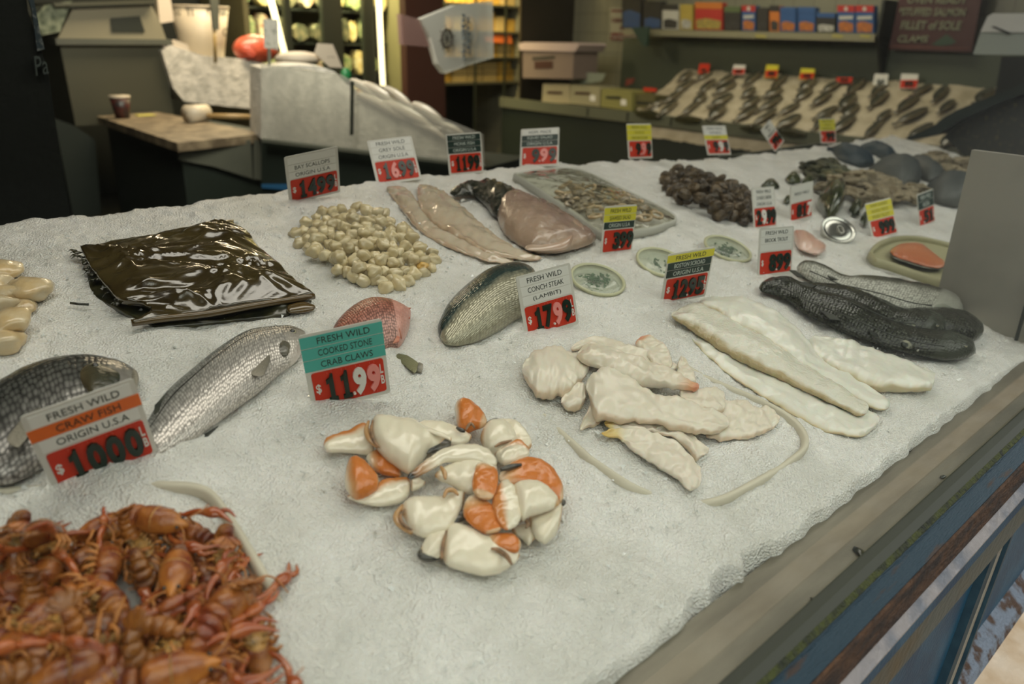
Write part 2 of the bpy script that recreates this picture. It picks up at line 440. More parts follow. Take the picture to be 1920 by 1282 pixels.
def rusty(name, base, spots, rust=(.085, .040, .012), sc=14, thr=(.56, .62), st=(.6, 4, 4), moss=None):
    m = mat(name, base, .6, rust, sc, bump=.5, bscale=150, thr=thr, stretch=st, detail=8); return m


moss = mat('moss_line', (.05, .06, .008), .9, (.012, .016, .008), 60, bump=1, bscale=200)
bluerust = rusty('blue_paint_with_rust', (.003, .024, .036), 1, (.030, .016, .007), 16, (.60, .68))
rust = mat('rusty_iron', (.075, .032, .008), .85, (.016, .009, .004), 40, bump=1, bscale=160, stretch=(.4, 1, 1), detail=8)
XA, XB = -.9, 4.9
beam('trim_2', [(.270, -.6155), (.266, -.616), (.262, -.622), (.240, -.627), (.240, -.70), (.270, -.70)], XA, XB, bluerust)
beam('trim_3', [(.2705, -.6155), (.2645, -.6185), (.2645, -.6165), (.2705, -.6115)], XA, XB, moss)
beam('trim_4', [(.2405, -.629), (.236, -.6295), (.2355, -.676), (.2405, -.678)], XA, XB, rust)
beam('trim_5', [(.300, -.678), (.240, -.678), (.226, -.692), (.226, -.695), (.300, -.695)], XA, XB, mat('bevel_painted_sky_sheen', (.26, .24, .22), .35, (.14, .15, .16), 20, bump=.3))  # pale tone paints the sky's reflection along the bevel
beam('trim_6', [(.300, -.695), (.232, -.695), (.232, -.735), (.300, -.735)], XA, XB, blue)
beam('trim_7', [(.300, -.735), (.233, -.735), (.235, -.80), (.300, -.80)], XA, XB, mat('weathered_green_rail', (.035, .055, .050), .45, (.05, .036, .012), 9, bump=.3, thr=(.5, .72)))
beam('trim_8', [(.300, -.80), (.235, -.80), (.255, -.818), (.300, -.818)], XA, XB, mat('lower_bevel_painted_highlight', (.24, .23, .23), .35, (.13, .15, .17), 20))  # highlight on the chamfer, put into its pale colour
beam('wall_bulkhead', [(.300, -.818), (.262, -.818), (.262, -1.17), (.300, -1.17)], XA, XB, blue)
stile = MB()
for dx, w_, yy in ((0, .035, .248), (.055, .012, .24), (.085, .05, .252)):
    P = [np.array((1.433+dx, yy, 1.5-.80)), np.array((1.433+dx+w_, yy, 1.5-.80)), np.array((1.34+dx+w_, yy, 1.5-1.13)), np.array((1.34+dx, yy, 1.5-1.13))]
    stile.prism(P, (0, .02, 0))
struct('trim_9', mb=stile, m=mat('blue_stile', (.006, .028, .042), .5, (.014, .045, .06), 30, spec=.3))
struct('trim_10', mb=MB().prism([np.array((1.47, .246, .70)), np.array((1.482, .246, .70)), np.array((1.39, .246, .37)), np.array((1.378, .246, .37))], (0, .01, 0)), m=mat('pale_bead', (.30, .27, .2), .4))
beam('trim_11', [(.262, -1.10), (.232, -1.125), (.215, -1.16), (.262, -1.16)], XA, XB, mat('flaking_white_edge', (.13, .16, .19), .7, (.045, .02, .006), 30, bump=1, thr=(.48, .6)))
beam('wall_plinth', [(.30, -1.155), (.225, -1.14), (.1, -1.16), (-.1, -1.17), (-.1, -1.6), (.3, -1.6)], XA, XB, mat('tan_stone', (.42, .30, .17), .85, (.55, .45, .32), 10, bump=.8, bscale=30))
# glass pane
pane = struct('window_1', mb=MB().box((XA, .283, .8875), (XB, .287, 2.45)), m=M['glass'])
# ------------------------------------------------------------------ ice table
tb = thing('display_table', 'long stainless steel display table carrying the ice behind the window', 'table', (1.8, 1.0, 0))
MB().box((XA, .296, .86), (4.7, .375, .882)).build('sill', M['sill'], tb, False)
MB().box((XA, .2705, .850), (4.7, .297, .8870)).build('glass_stop', mat('olive_glass_stop', (.024, .028, .016), .5), tb, False)
MB().box((XA, .36, .80), (4.6, 1.72, .84)).build('table_top', M['steel'], tb, False)
MB().box((XA, .42, .0), (4.5, 1.66, .80)).build('body', mat('dark_table_body', (.02, .028, .02), .5), tb, False)
MB().prism([(XA, 1.70, .80), (XA, 1.72, .80), (XA, 1.76, 1.07), (XA, 1.74, 1.07)], (4.6, 0, 0)).build('rear_board', M['darksteel'], tb, False)

# numpy value noise for the ice
_rg = np.random.RandomState(3); _tab = _rg.rand(512, 512)


def vn(x, y, f):
    x = x*f+100; y = y*f+100; xi = np.floor(x).astype(int); yi = np.floor(y).astype(int); fx = x-xi; fy = y-yi
    fx = fx*fx*(3-2*fx); fy = fy*fy*(3-2*fy); g = lambda a, b: _tab[a % 512, b % 512]
    return (g(xi, yi)*(1-fx)+g(xi+1, yi)*fx)*(1-fy)+(g(xi, yi+1)*(1-fx)+g(xi+1, yi+1)*fx)*fy


MOUNDS = []   # (x, y, radius, height)


def build_ice():
    xs = [-.35]
    while xs[-1] < 4.75: xs.append(xs[-1]+(.0045 if xs[-1] < 1.3 else .0045+.0030*(xs[-1]-1.3)))
    ys = [.335]
    while ys[-1] < 1.78: ys.append(ys[-1]+(.0042 if ys[-1] < 1.1 else .006))
    xs = np.array(xs); ys = np.array(ys); Xg, Yg = np.meshgrid(xs, ys, indexing='ij')
    t = np.clip((Yg-.365)/1.36, 0, 1.1)
    Z = 1.5-.60+.178*(Yg-.365)+.03*np.sin(np.pi*np.minimum(t, 1))*np.maximum(0, 1-.4*np.maximum(Xg-.3, 0))+.008*np.maximum(0, .6-Xg)-.06*np.maximum(0, np.minimum(Xg, 2.8)-1.6)
    for x, y, r, h in MOUNDS: Z += h*np.exp(-((Xg-x)**2+(Yg-y)**2)/(r*r))
    Z += (vn(Xg, Yg, 9)-.5)*.010+(vn(Xg, Yg, 24)-.5)*.006+(vn(Xg+3, Yg, 58)-.5)*.0050+(vn(Xg+.37*Yg, Yg+5-.2*Xg, 120)-.5)*.0028
    rag = (vn(Xg, Yg*0, 30)-.5)*.006+np.where((Xg > .62) & (Xg < .86), (vn(Xg, Yg*0+2, 45))*.022*np.sin(np.pi*(Xg-.62)/.24), 0)
    f = np.clip((Yg-(.362+rag))/.014, 0, 1); f = f*f*(3-2*f)
    bk = np.clip((1.735+(vn(Xg, Yg*0, 18)-.5)*.03-Yg)/.03, 0, 1); bk = bk*bk*(3-2*bk)
    en = np.clip((4.55-.35*np.clip(1.3-Yg, 0, 1)-Xg)/.25, 0, 1)
    Z = .845+(Z-.845)*f*bk*en
    n, m_ = Xg.shape; V = np.stack([Xg, Yg, Z], -1).reshape(-1, 3)
    i = np.arange((n-1)*m_).reshape(n-1, m_)[:, :-1].ravel()
    F = np.stack([i, i+m_, i+m_+1, i+1], 1)
    me = bpy.data.meshes.new('crushed_ice'); me.vertices.add(len(V)); me.vertices.foreach_set('co', V.ravel())
    me.loops.add(len(F)*4); me.loops.foreach_set('vertex_index', F.ravel()); me.polygons.add(len(F))
    me.polygons.foreach_set('loop_start', np.arange(len(F))*4); me.polygons.foreach_set('loop_total', np.full(len(F), 4))
    me.update(calc_edges=True); me.polygons.foreach_set('use_smooth', [True]*len(F)); me.materials.append(M['ice'])
    o = bpy.data.objects.new('crushed_ice', me); COL.objects.link(o)
    tag(o, 'bed of white crushed ice sloping up from the shop window', 'ice', kind='stuff')


def ice_mat():
    m = mat('crushed_ice', (.80, .81, .78), .32, sss=.25, spec=.5); nt = m.node_tree; N = nt.nodes; L = nt.links; b = N['Principled BSDF']
    tc = N.new('ShaderNodeTexCoord')
    vo = N.new('ShaderNodeTexVoronoi'); vo.inputs['Scale'].default_value = 300; vo.feature = 'F1'; L.new(tc.outputs['Object'], vo.inputs['Vector'])
    no = N.new('ShaderNodeTexNoise'); no.inputs['Scale'].default_value = 90; no.inputs['Detail'].default_value = 6; L.new(tc.outputs['Object'], no.inputs['Vector'])
    ma = N.new('ShaderNodeMath'); ma.operation = 'ADD'; L.new(vo.outputs['Distance'], ma.inputs[0]); L.new(no.outputs['Fac'], ma.inputs[1])
    bn = N.new('ShaderNodeBump'); bn.inputs['Strength'].default_value = .8; bn.inputs['Distance'].default_value = .004; L.new(ma.outputs[0], bn.inputs['Height']); L.new(bn.outputs[0], b.inputs['Normal'])
    n2 = N.new('ShaderNodeTexNoise'); n2.inputs['Scale'].default_value = 7; n2.inputs['Detail'].default_value = 7; n2.inputs['Roughness'].default_value = .65; L.new(tc.outputs['Object'], n2.inputs['Vector'])
    r = N.new('ShaderNodeValToRGB'); r.color_ramp.elements[0].position = .3; r.color_ramp.elements[0].color = (.66, .655, .60, 1); r.color_ramp.elements[1].position = .62; r.color_ramp.elements[1].color = (.85, .84, .80, 1)
    L.new(n2.outputs['Fac'], r.inputs[0]); L.new(r.outputs[0], b.inputs['Base Color'])
    return m


M['ice'] = ice_mat()
# ------------------------------------------------------------------ price tags


def rot(a, b, c):
    ca, sa, cb, sb, cc, sc = math.cos(a), math.sin(a), math.cos(b), math.sin(b), math.cos(c), math.sin(c)
    return np.array([[ca, -sa, 0], [sa, ca, 0], [0, 0, 1]])@np.array([[1, 0, 0], [0, cb, -sb], [0, sb, cb]])@np.array([[cc, 0, sc], [0, 1, 0], [-sc, 0, cc]])


def rrect(x0, x1, z0, z1, r, n=4):
    P = []
    for cx, cz, a0 in ((x1-r, z1-r, 0), (x0+r, z1-r, 90), (x0+r, z0+r, 180), (x1-r, z0+r, 270)):
        for i in range(n+1):
            a = math.radians(a0+90*i/n); P.append((cx+r*math.cos(a), cz+r*math.sin(a)))
    return P


def price_tag(pose, label, rows, digits, pin=.03, band_z=(.52, .97), digx=(.19, .90), dark_edge=None, icons=False, redz=(.05, .50), near=False):
    x, y, z, a, b, c, w, h = pose; z += 1.5; R = rot(a, b, c); O = np.array([x, y, z])
    t = thing('price_tag', label, 'price tag', O, 'price tags standing in the ice')
    mp = lambda V: frame_map(np.array(V, dtype=float), O, R[:, 0], R[:, 1], R[:, 2])

    def flat(name, P, y0, y1, m):
        n = len(P); V = [(p[0], y0, p[1]) for p in P]+[(p[0], y1, p[1]) for p in P]
        F = [list(range(n)), list(range(2*n-1, n-1, -1))]+[(i, (i+1) % n, n+(i+1) % n, n+i) for i in range(n)]
        return mk(name, mp(V), F, m, t, False)

    def txt(name, s, x0, x1, z0, z1, y0, d, m, bold=0.0):
        V, F = fit_text(s, x0, x1, z0, z1, y0, d, bold); return mk(name, mp(V), F, m, t, False, fix=False)
    X = lambda u: (u-.5)*w
    Z = lambda v: v*h
    flat('card', rrect(-w/2, w/2, 0, h, .004), 0, .0012, M['white'] if dark_edge is None else dark_edge)
    flat('price_panel', rrect(X(.06), X(.955), Z(redz[0]), Z(redz[1]), .004), -.0006, .0001, M['red'])
    nr = len(rows); bh = (band_z[1]-band_z[0])/nr
    for i, rw in enumerate(rows):
        s, band, ink = rw[:3]; z1 = band_z[1]-i*bh; z0 = z1-bh
        if band:
            x0, x1 = (0.0, 1.0) if band in ('teal', 'orange', 'yellow') else ((.03, .97) if band == 'blackstrip' else (.05, .95))
            flat('name_strip', [(X(x0), Z(z0+.006)), (X(x1), Z(z0+.006)), (X(x1), Z(z1-.006)), (X(x0), Z(z1-.006))], -.0007, .0001, M[band])
        if s:
            n = len(s); tw = min(.66, .062*n+.02); cx = .5 if not icons else .52
            txt('lettering', s, X(cx-tw/2), X(cx+tw/2), Z(z0+bh*.24), Z(z1-bh*.22), -.0007, .0003, ink)
            if icons and band in ('teal', 'orange'):
                # little coral and fish emblems at both ends of the strip
                def em(nm, P, yy=-.0012):
                    q = MB().prism([np.array((a_, yy, b_)) for a_, b_ in P], (0, .0005, 0)); mk(nm, mp(q.V), q.F, ink, t, False)
                zc_ = (z0+z1)/2; rr = random.Random(i); e = cx+tw/2+.02
                em('coral_emblem', [(X(.11)+(.0040 if k % 2 else .0024)*math.cos(k*.45), zc_+(.0040 if k % 2 else .0026)*math.sin(k*.45)) for k in range(14)])
                em('fish_emblem', [(X(.165), z0+bh*.55), (X(.195), z0+bh*.80), (X(.225), z0+bh*.66), (X(.245), z0+bh*.78), (X(.24), z0+bh*.5), (X(.20), z0+bh*.48)])
                em('underline', [(X(.17), z0+bh*.14), (X(.62), z0+bh*.14), (X(.62), z0+bh*.17), (X(.17), z0+bh*.17)])
                em('boat_emblem', [(X(e), z0+bh*.2), (X(e+.07), z0+bh*.25), (X(e+.045), z0+bh*.8)])
                em('fish_emblem', [(X(e+.06), z0+bh*.62), (X(e+.085), z0+bh*.88), (X(e+.115), z0+bh*.68), (X(e+.135), z0+bh*.8), (X(e+.13), z0+bh*.5), (X(e+.085), z0+bh*.45)])
    # price figures, thick pieces pushed on to the panel
    nd = len(digits); dw = (digx[1]-digx[0])/nd; rz0, rz1 = redz; rh = rz1-rz0
    for i, (ch, cm) in enumerate(digits):
        x0 = digx[0]+i*dw; inset = .04*dw if ch != '1' else .20*dw
        if ch == '1':
            a0, a1, b0, b1 = X(x0+.12*dw), X(x0+.92*dw), Z(rz0+rh*.09), Z(rz0+rh*.90); gx = lambda u: a0+(a1-a0)*u; gz = lambda v: b0+(b1-b0)*v
            flat('price_digit', [(gx(u), gz(v)) for u, v in ((.30, .14), (.12, .14), (.12, 0), (.92, 0), (.92, .14), (.70, .14), (.70, 1), (.48, 1), (.38, .88), (.08, .80), (.08, .66), (.30, .70))], -.0036, -.0006, M[cm])
        else: txt('price_digit', ch, X(x0+inset), X(x0+dw-inset*.6), Z(rz0+rh*.09), Z(rz0+rh*.90), -.0006, .003, M[cm], .045)
        if near:
            for sx_ in (.35, .65):
                for za, zb in ((.90, .97), (.02, .09)):
                    q = MB().box((X(x0+dw*sx_)-.0002, -.0009, Z(rz0+rh*za)), (X(x0+dw*sx_)+.0002, -.0004, Z(rz0+rh*zb)))
                    mk('slot_mark', mp(q.V), q.F, M['pinkline'], t, False)
    q = MB(); cx = X(digx[0]+dw*(nd-2)) if nd > 1 else X(.5)
    q.prism([np.array((cx+.0019*math.cos(k*.628), -.0042, Z(rz0+rh*.17)+.0019*math.sin(k*.628))) for k in range(10)], (0, .0038, 0))
    mk('price_point', mp(q.V), q.F, M['paper'], t, False)
    txt('currency_sign', '$', X(.09), X(.155), Z(rz0+rh*.36), Z(rz0+rh*.66), -.0006, .0005, M['paper'], .02)
    txt('unit_mark', 'L', X(.90), X(.94), Z(rz0+rh*.56), Z(rz0+rh*.84), -.0006, .0005, M['paper'], .02)
    txt('unit_mark', 'B', X(.90), X(.945), Z(rz0+rh*.24), Z(rz0+rh*.50), -.0006, .0005, M['paper'], .02)
    if pin:
        q = MB().box((-.0012, .0013, -pin), (.0012, .0023, h*.4)); mk('stake', mp(q.V), q.F, M['clearpin'], t, False)
    return t


M['pinkline'] = mat('slot_line', (.62, .12, .08), .4)
M['clearpin'] = mat('pale_plastic_stake', (.5, .5, .45), .3)
K = M['ink']; WH = mat('pale_lettering', (.55, .6, .55), .5); GY = mat('olive_lettering', (.16, .16, .02), .5)
D4 = lambda s, cols='dddd': [(ch, {'d': 'digit', 'p': 'pink', 'w': 'paper', 'r': 'red2'}[c]) for ch, c in zip(s, cols)]
M['red2'] = mat('bright_red_digit', (.65, .07, .03), .4)
price_tag((0.1983, 0.8714, -0.4790, -0.0813, 0.2637, -0.1655, 0.1109, 0.1195), 'price tag with one orange strip reading CRAW FISH at 10.00', [('FRESH WILD', 'paper', K), ('CRAW FISH', 'orange', K), ('ORIGIN U.S.A', 'paper', K)], D4('1000'), icons=True, near=True)
price_tag((0.5162, 0.8664, -0.4850, -0.3484, 0.1620, -0.1179, 0.1101, 0.1229), 'price tag with three teal strips for cooked stone crab claws at 11.99', [('FRESH WILD', 'teal', K), ('COOKED STONE', 'teal', K), ('CRAB CLAWS', 'teal', K)], D4('1199', 'ddwp'), icons=True, near=True)
price_tag((0.9390, 0.8879, -0.4861, -0.2978, -0.1526, -0.1405, 0.1074, 0.1128), 'white price tag reading CONCH STEAK (LAMBIT) at 17.99', [('FRESH WILD', 'paper', K), ('CONCH STEAK', 'paper', K), ('(LAMBIT)', 'paper', K)], D4('1799', 'ddpd'), near=True)
price_tag((0.9068, 1.6400, -0.3685, -0.1480, 0.40, -0.1671, 0.1236, 0.1244), 'white price tag reading BAY SCALLOPS at 14.99', [('', 'paper', K), ('BAY SCALLOPS', 'paper', K), ('ORIGIN U.S.A', 'paper', K)], D4('1499'))
price_tag((1.1738, 1.6807, -0.3638, -0.5049, -0.6399, -0.1289, 0.1177, 0.1269), 'white price tag reading GREY SOLE at 16.99 with a pink six', [('FRESH WILD', 'paper', K), ('GREY SOLE', 'paper', K), ('ORIGIN U.S.A', 'paper', K)], D4('1699', 'dpdd'))
price_tag((1.4001, 1.6825, -0.3639, -0.2554, -0.1378, -0.0336, 0.1053, 0.1097), 'price tag with three black strips reading MONK FISH at 11.99', [('FRESH WILD', 'blackstrip', WH), ('MONK FISH', 'blackstrip', WH), ('ORIGIN U.S.A', 'blackstrip', WH)], D4('1199'))
price_tag((1.6884, 1.6890, -0.3685, -0.9827, -0.6197, -0.1229, 0.1186, 0.1281), 'price tag behind the squid salad tray, white strip over two black ones, 9.99', [('HOM. MADE', 'paper', K), ('SQUID SALAD', 'blackstrip', WH), ('ORIGIN U.S.A', 'blackstrip', WH)], D4('999', 'dpd'), digx=(.30, .95))
price_tag((2.2392, 1.7355, -0.3944, -0.1861, -0.2494, 0.0269, 0.1111, 0.1197), 'price tag with three yellow strips and a pink nine on the ice edge', [('FRESH WILD', 'yellow', GY), ('COCKLE', 'yellow', GY), ('ORIGIN NEW ZEALAND', 'yellow', GY)], D4('999', 'dpd'), digx=(.30, .95))
price_tag((2.7633, 1.7522, -0.4229, -0.3466, -0.5270, 0.0130, 0.1131, 0.1228), 'price tag with two white strips above one yellow strip, back edge', [('FRESH WILD', 'paper', K), ('TOP NECK', 'paper', K), ('CLAMS', 'yellow', GY)], D4('999', 'dwd'), digx=(.30, .95))
price_tag((3.16, 1.715, -0.4130, -0.0500, -0.5510, -0.45, 0.1050, 0.1130), 'small white price tag tilted sharply to the left on the far back edge', [('FRESH', None, K), ('ICE', None, K), ('ORIGIN U.S.A', None, K)], D4('994', 'ddd'), digx=(.20, .95), pin=.05)
price_tag((3.607, 1.715, -0.4300, -0.2349, -0.3320, 0.0188, 0.1045, 0.1140), 'farthest price tag with yellow top above the dark blue fish', [('FRESH WILD', 'yellow', GY), ('WHOLE', 'yellow', GY), ('ORIGIN U.S.A', 'yellow', GY)], D4('99', 'dd'), digx=(.35, .9), pin=.08)
price_tag((1.3487, 1.0910, -0.4535, -0.0631, -0.0175, 0.0594, 0.1034, 0.1077), 'price tag reading SEAWEED SALAD at 3.99, two yellow strips over a black one', [('FRESH WILD', 'yellow', K), ('SEAWEED SALAD', 'yellow', K), ('ORIGIN U.S.A', 'blackstrip', WH)], D4('399', 'ddd'), digx=(.34, .97), pin=.02)
price_tag((1.2933, 0.8637, -0.4948, -0.3474, 0.2055, -0.0785, 0.1075, 0.1144), 'price tag reading BOSTON SCROAD at 12.95', [('FRESH WILD', 'yellow', K), ('BOSTON SCROAD', 'blackstrip', WH), ('ORIGIN U.S.A', 'blackstrip', WH)], D4('1295'))
price_tag((1.6416, 0.8554, -0.5027, -0.2862, -0.1462, 0.0072, 0.1054, 0.1105), 'white price tag reading BROOK TROUT at 8.99', [('FRESH WILD', 'paper', K), ('BROOK TROUT', 'paper', K), ('', 'paper', K)], D4('899', 'ddd'), digx=(.30, .93))
price_tag((1.9960, 1.0891, -0.4853, -0.0693, -0.2696, 0.0444, 0.1071, 0.1129), 'white price tag beside the clams reading COOKED LOBSTER with a white nine', [('FRESH WILD', 'paper', K), ('COOKED LOBSTER', 'paper', K), ('ORIGIN U.S.A', 'paper', K)], D4('2999', 'dwdd'), digx=(.12, .97))
price_tag((2.2416, 1.1113, -0.4991, -0.1762, -0.1000, -0.0789, 0.1052, 0.1102), 'white price tag with a white seven in front of the oysters', [('', 'paper', K), ('FRESH WILD', 'paper', K), ('', 'paper', K)], D4('817', 'ddw'), digx=(.28, .97))
price_tag((2.4448, 0.9321, -0.5457, -0.3528, -0.3958, -0.1336, 0.1077, 0.1142), 'yellow topped price tag reading SALMON TROUT behind the salmon tray', [('FARM RAISED', 'yellow', GY), ('SALMON TROUT', 'yellow', GY), ('FRESH FILLET', 'yellow', GY)], D4('999', 'ddd'), digx=(.32, .92))
price_tag((2.8556, 0.9601, -0.5695, -0.1126, -0.2334, -0.1043, 0.1084, 0.1154), 'narrow looking price tag with black top strips nearest the steel divider', [('FRESH WILD', 'blackstrip', WH), ('FROZEN', 'blackstrip', WH)], D4('51', 'dd'), digx=(.30, .9))
# ------------------------------------------------------------------ whole fish
FISHY = 'whole fish half sunk in the ice'


def eye(parent, px, lift, r=.004, white=False):
    p = on_ice(*px, lift); n = NRM(p); MB().ell(p, (r, r, r)).build('eye', M['eye'], parent)
    if white: MB().tube([p-n*r*.2, p+n*r*.35], r*1.35, 14).build('eye_ring', M['eyering'], parent)


M['eye'] = mat('wet_black_eye', (.008, .01, .008), .06, coat=1); M['eyering'] = mat('eye_ring', (.35, .33, .22), .3)
M['bass'] = fish_mat('silver_bass_skin', (.030, .038, .028), (.36, .37, .34), (.74, .69, .63), (.09, .085, .06), headu=.73, dots=.5, sizes=(230, 190), pos=(.07, .24, .66), line=.36, metal=.35, rough=.24)
M['bream'] = fish_mat('dark_scaled_skin', (.035, .042, .032), (.17, .17, .155), (.46, .43, .40), (.055, .055, .035), headu=.66, dots=.7, sizes=(150, 115), line=.33, metal=.3, rough=.22, pos=(.10, .5, .9))
M['snapper'] = fish_mat('red_snapper_skin', (.36, .085, .04), (.47, .17, .12), (.62, .36, .30), (.48, .17, .13), headu=.62, dots=.65, sizes=(230, 190), metal=.05)
M['bluefish'] = fish_mat('blue_green_skin', (.012, .036, .036), (.055, .095, .09), (.44, .42, .30), (.03, .06, .055), headu=.9, dots=.35, sizes=(90, 230), pos=(.34, .48, .56), rough=.18, metal=.3)
M['fin'] = ramp_mat('grey_fin', [(0, (.10, .095, .07)), (1, (.30, .27, .21))], .4, bump=.4, bscale=200, sss=0)
M['darkfin'] = mat('dark_fin', (.012, .016, .012), .4, (.035, .04, .026), 60)
M['redfin'] = mat('red_fin', (.48, .15, .10), .4, (.62, .30, .2), 60)
za = zp(0, 380, 2.466); zb_ = zt(0, 380, 2.466)

f1 = thing('whole_fish', 'large dark scaled fish behind the craw fish tag at the left edge', 'fish', on_ice(60, 800), FISHY)
lpx('body', za([((-260, 1040), (-150, 1300)), ((-90, 905), (60, 1290)), ((90, 797), (230, 1190)), ((250, 738), (340, 1060)), ((400, 721), (440, 1000)), ((530, 735), (560, 930)), ((615, 770), (615, 880)), ((641, 800), (630, 850))]), M['bream'], f1, tr=.36, n=60, k=40, cap=.06, lift=.012, amp=.001)
eye(f1, zb_([(440, 757)])[0], .040, .005, True)
lpx('gill_cover', za([((350, 790), (370, 830)), ((420, 745), (430, 900)), ((500, 760), (500, 880)), ((560, 790), (555, 830))]), ramp_mat('olive_gill_plate', [(0, (.12, .09, .045)), (.5, (.05, .05, .03)), (1, (.03, .035, .022))], .25, bump=.4), f1, tr=.22, lift=.036, under=.2)
lpx('jaw', za([((600, 765), (590, 800)), ((632, 780), (612, 850)), ((645, 815), (630, 880))]), M['fin'], f1, tr=.3, lift=.018)
lpx('pectoral_fin', za([((190, 940), (200, 970)), ((110, 990), (130, 1080)), ((20, 1100), (80, 1140))]), M['fin'], f1, tr=.08, lift=.048, under=.3)

f2 = thing('whole_fish', 'long silver sea bass with dark back, right of the craw fish tag', 'fish', on_ice(440, 720), FISHY)
lpx('body', za([((640, 1080), (720, 1180)), ((690, 1000), (800, 1140)), ((760, 893), (900, 1090)), ((880, 790), (985, 1030)), ((1010, 690), (1090, 950)), ((1130, 618), (1200, 870)), ((1220, 594), (1290, 790)), ((1330, 583), (1365, 735)), ((1400, 597), (1400, 680)), ((1416, 612), (1410, 650))]), M['bass'], f2, tr=.40, n=70, k=40, cap=.05, lift=.012)
eye(f2, zb_([(1352, 597)])[0], .030, .0042, True)
lpx('gill_cover', za([((1200, 630), (1215, 665)), ((1240, 605), (1270, 700)), ((1300, 610), (1320, 710)), ((1350, 640), (1340, 690))]), ramp_mat('dark_gill_plate', [(0, (.05, .05, .04)), (1, (.13, .12, .09))], .22, bump=.4), f2, tr=.22, lift=.027, under=.2)
lpx('pectoral_fin', za([((1240, 690), (1255, 720)), ((1195, 715), (1230, 775)), ((1160, 760), (1215, 800)), ((1158, 790), (1180, 802))]), M['fin'], f2, tr=.08, lift=.034, under=.3)
plate('dorsal_fin', zb_([(745, 905), (715, 935), (712, 975), (740, 960), (800, 880), (860, 810), (850, 800)]), M['darkfin'], f2, .026)
plate('pelvic_fin', zb_([(905, 1085), (960, 1060), (1010, 1030), (960, 1078), (870, 1110)]), M['darkfin'], f2, .008)

zs = zp(540, 340, 3.052); zs1 = zt(540, 340, 3.052)
f3 = thing('whole_fish', 'red snapper poking out of the ice behind the teal price tag', 'fish', on_ice(700, 600), FISHY)
lpx('body', zs([((240, 870), (330, 1010)), ((290, 800), (420, 1000)), ((360, 740), (500, 990)), ((450, 700), (560, 970)), ((540, 698), (610, 955)), ((620, 715), (650, 930)), ((690, 740), (690, 850)), ((705, 760), (700, 800))]), M['snapper'], f3, tr=.42, n=44, k=32, cap=.06, lift=.010)
eye(f3, zs1([(600, 722)])[0], .028, .0035)
plate('gill_spines', zs1([(640, 718), (705, 722), (665, 745), (700, 780), (660, 790), (645, 830), (630, 780)]), M['redfin'], f3, .024)
plate('pectoral_fin', zs1([(625, 880), (600, 925), (635, 915), (640, 890)]), M['redfin'], f3, .026)
MB().tube([on_ice(*q, l) for q, l in zip(zs1([(560, 720), (600, 790), (640, 850), (650, 900)]), (.030, .033, .030, .020))], .0012, 6).build('gill_edge', M['redfin'], f3)

f4 = thing('whole_fish', 'blue green fish with pale belly arching out of the ice left of the conch tag', 'fish', on_ice(920, 610), FISHY)
lpx('body', zs([((850, 850), (890, 930)), ((872, 790), (950, 935)), ((915, 715), (1010, 930)), ((1000, 635), (1090, 905)), ((1120, 553), (1200, 850)), ((1240, 512), (1310, 780)), ((1330, 508), (1400, 720)), ((1410, 530), (1440, 640))]), M['bluefish'], f4, tr=.45, n=50, k=36, cap=.06, lift=.012)
lpx('pectoral_fin', zs([((1300, 565), (1305, 600)), ((1250, 570), (1255, 625)), ((1212, 600), (1225, 625))]), M['darkfin'], f4, tr=.14, lift=.045, under=.4)
plate('dorsal_fin', zs1([(985, 640), (1010, 610), (1060, 590), (1075, 585), (1020, 620)]), M['darkfin'], f4, .022)
MB().tube([on_ice(*q, l) for q, l in zip(zs1([(900, 870), (960, 800), (1060, 720), (1180, 650), (1290, 600)]), (.020, .034, .044, .048, .046))], .0009, 6).build('lateral_line', M['darkfin'], f4)
t = thing('fish_tail', 'small green grey tail fin sticking out of the ice right of the teal tag', 'fish tail', on_ice(765, 680))
lpx('fin_blade', zs([((585, 978), (590, 990)), ((660, 985), (650, 1040)), ((730, 1025), (705, 1085)), ((757, 1050), (730, 1100))]), ramp_mat('green_tail_fin', [(0, (.08, .09, .03)), (1, (.26, .25, .13))], .4, bump=.6, bscale=250, sss=0), t, tr=.12, lift=.006)
lpx('tail_root', zs([((745, 1040), (735, 1090)), ((775, 1050), (765, 1095))]), M['fin'], t, tr=.5, lift=.004)

# trout
M['mouth'] = ramp_mat('pale_mouth', [(0, (.34, .36, .30)), (1, (.12, .13, .10))], .3)
M['trout'] = fish_mat('dark_trout_skin', (.006, .011, .009), (.030, .034, .022), (.045, .050, .034), (.012, .020, .015), headu=.78, dots=.75, sizes=(150, 150), rough=.22, metal=0, pos=(.30, .50, .72), spec=.35)
M['trout2'] = fish_mat('silver_trout_skin', (.018, .022, .014), (.12, .12, .09), (.50, .50, .43), (.05, .055, .045), headu=.78, dots=.6, sizes=(170, 170), rough=.28, metal=0, pos=(.38, .50, .60), spec=.35)
zt4 = zp(1220, 480, 2.909); zt41 = zt(1220, 480, 2.909)
TG = 'brook trout lying side by side'


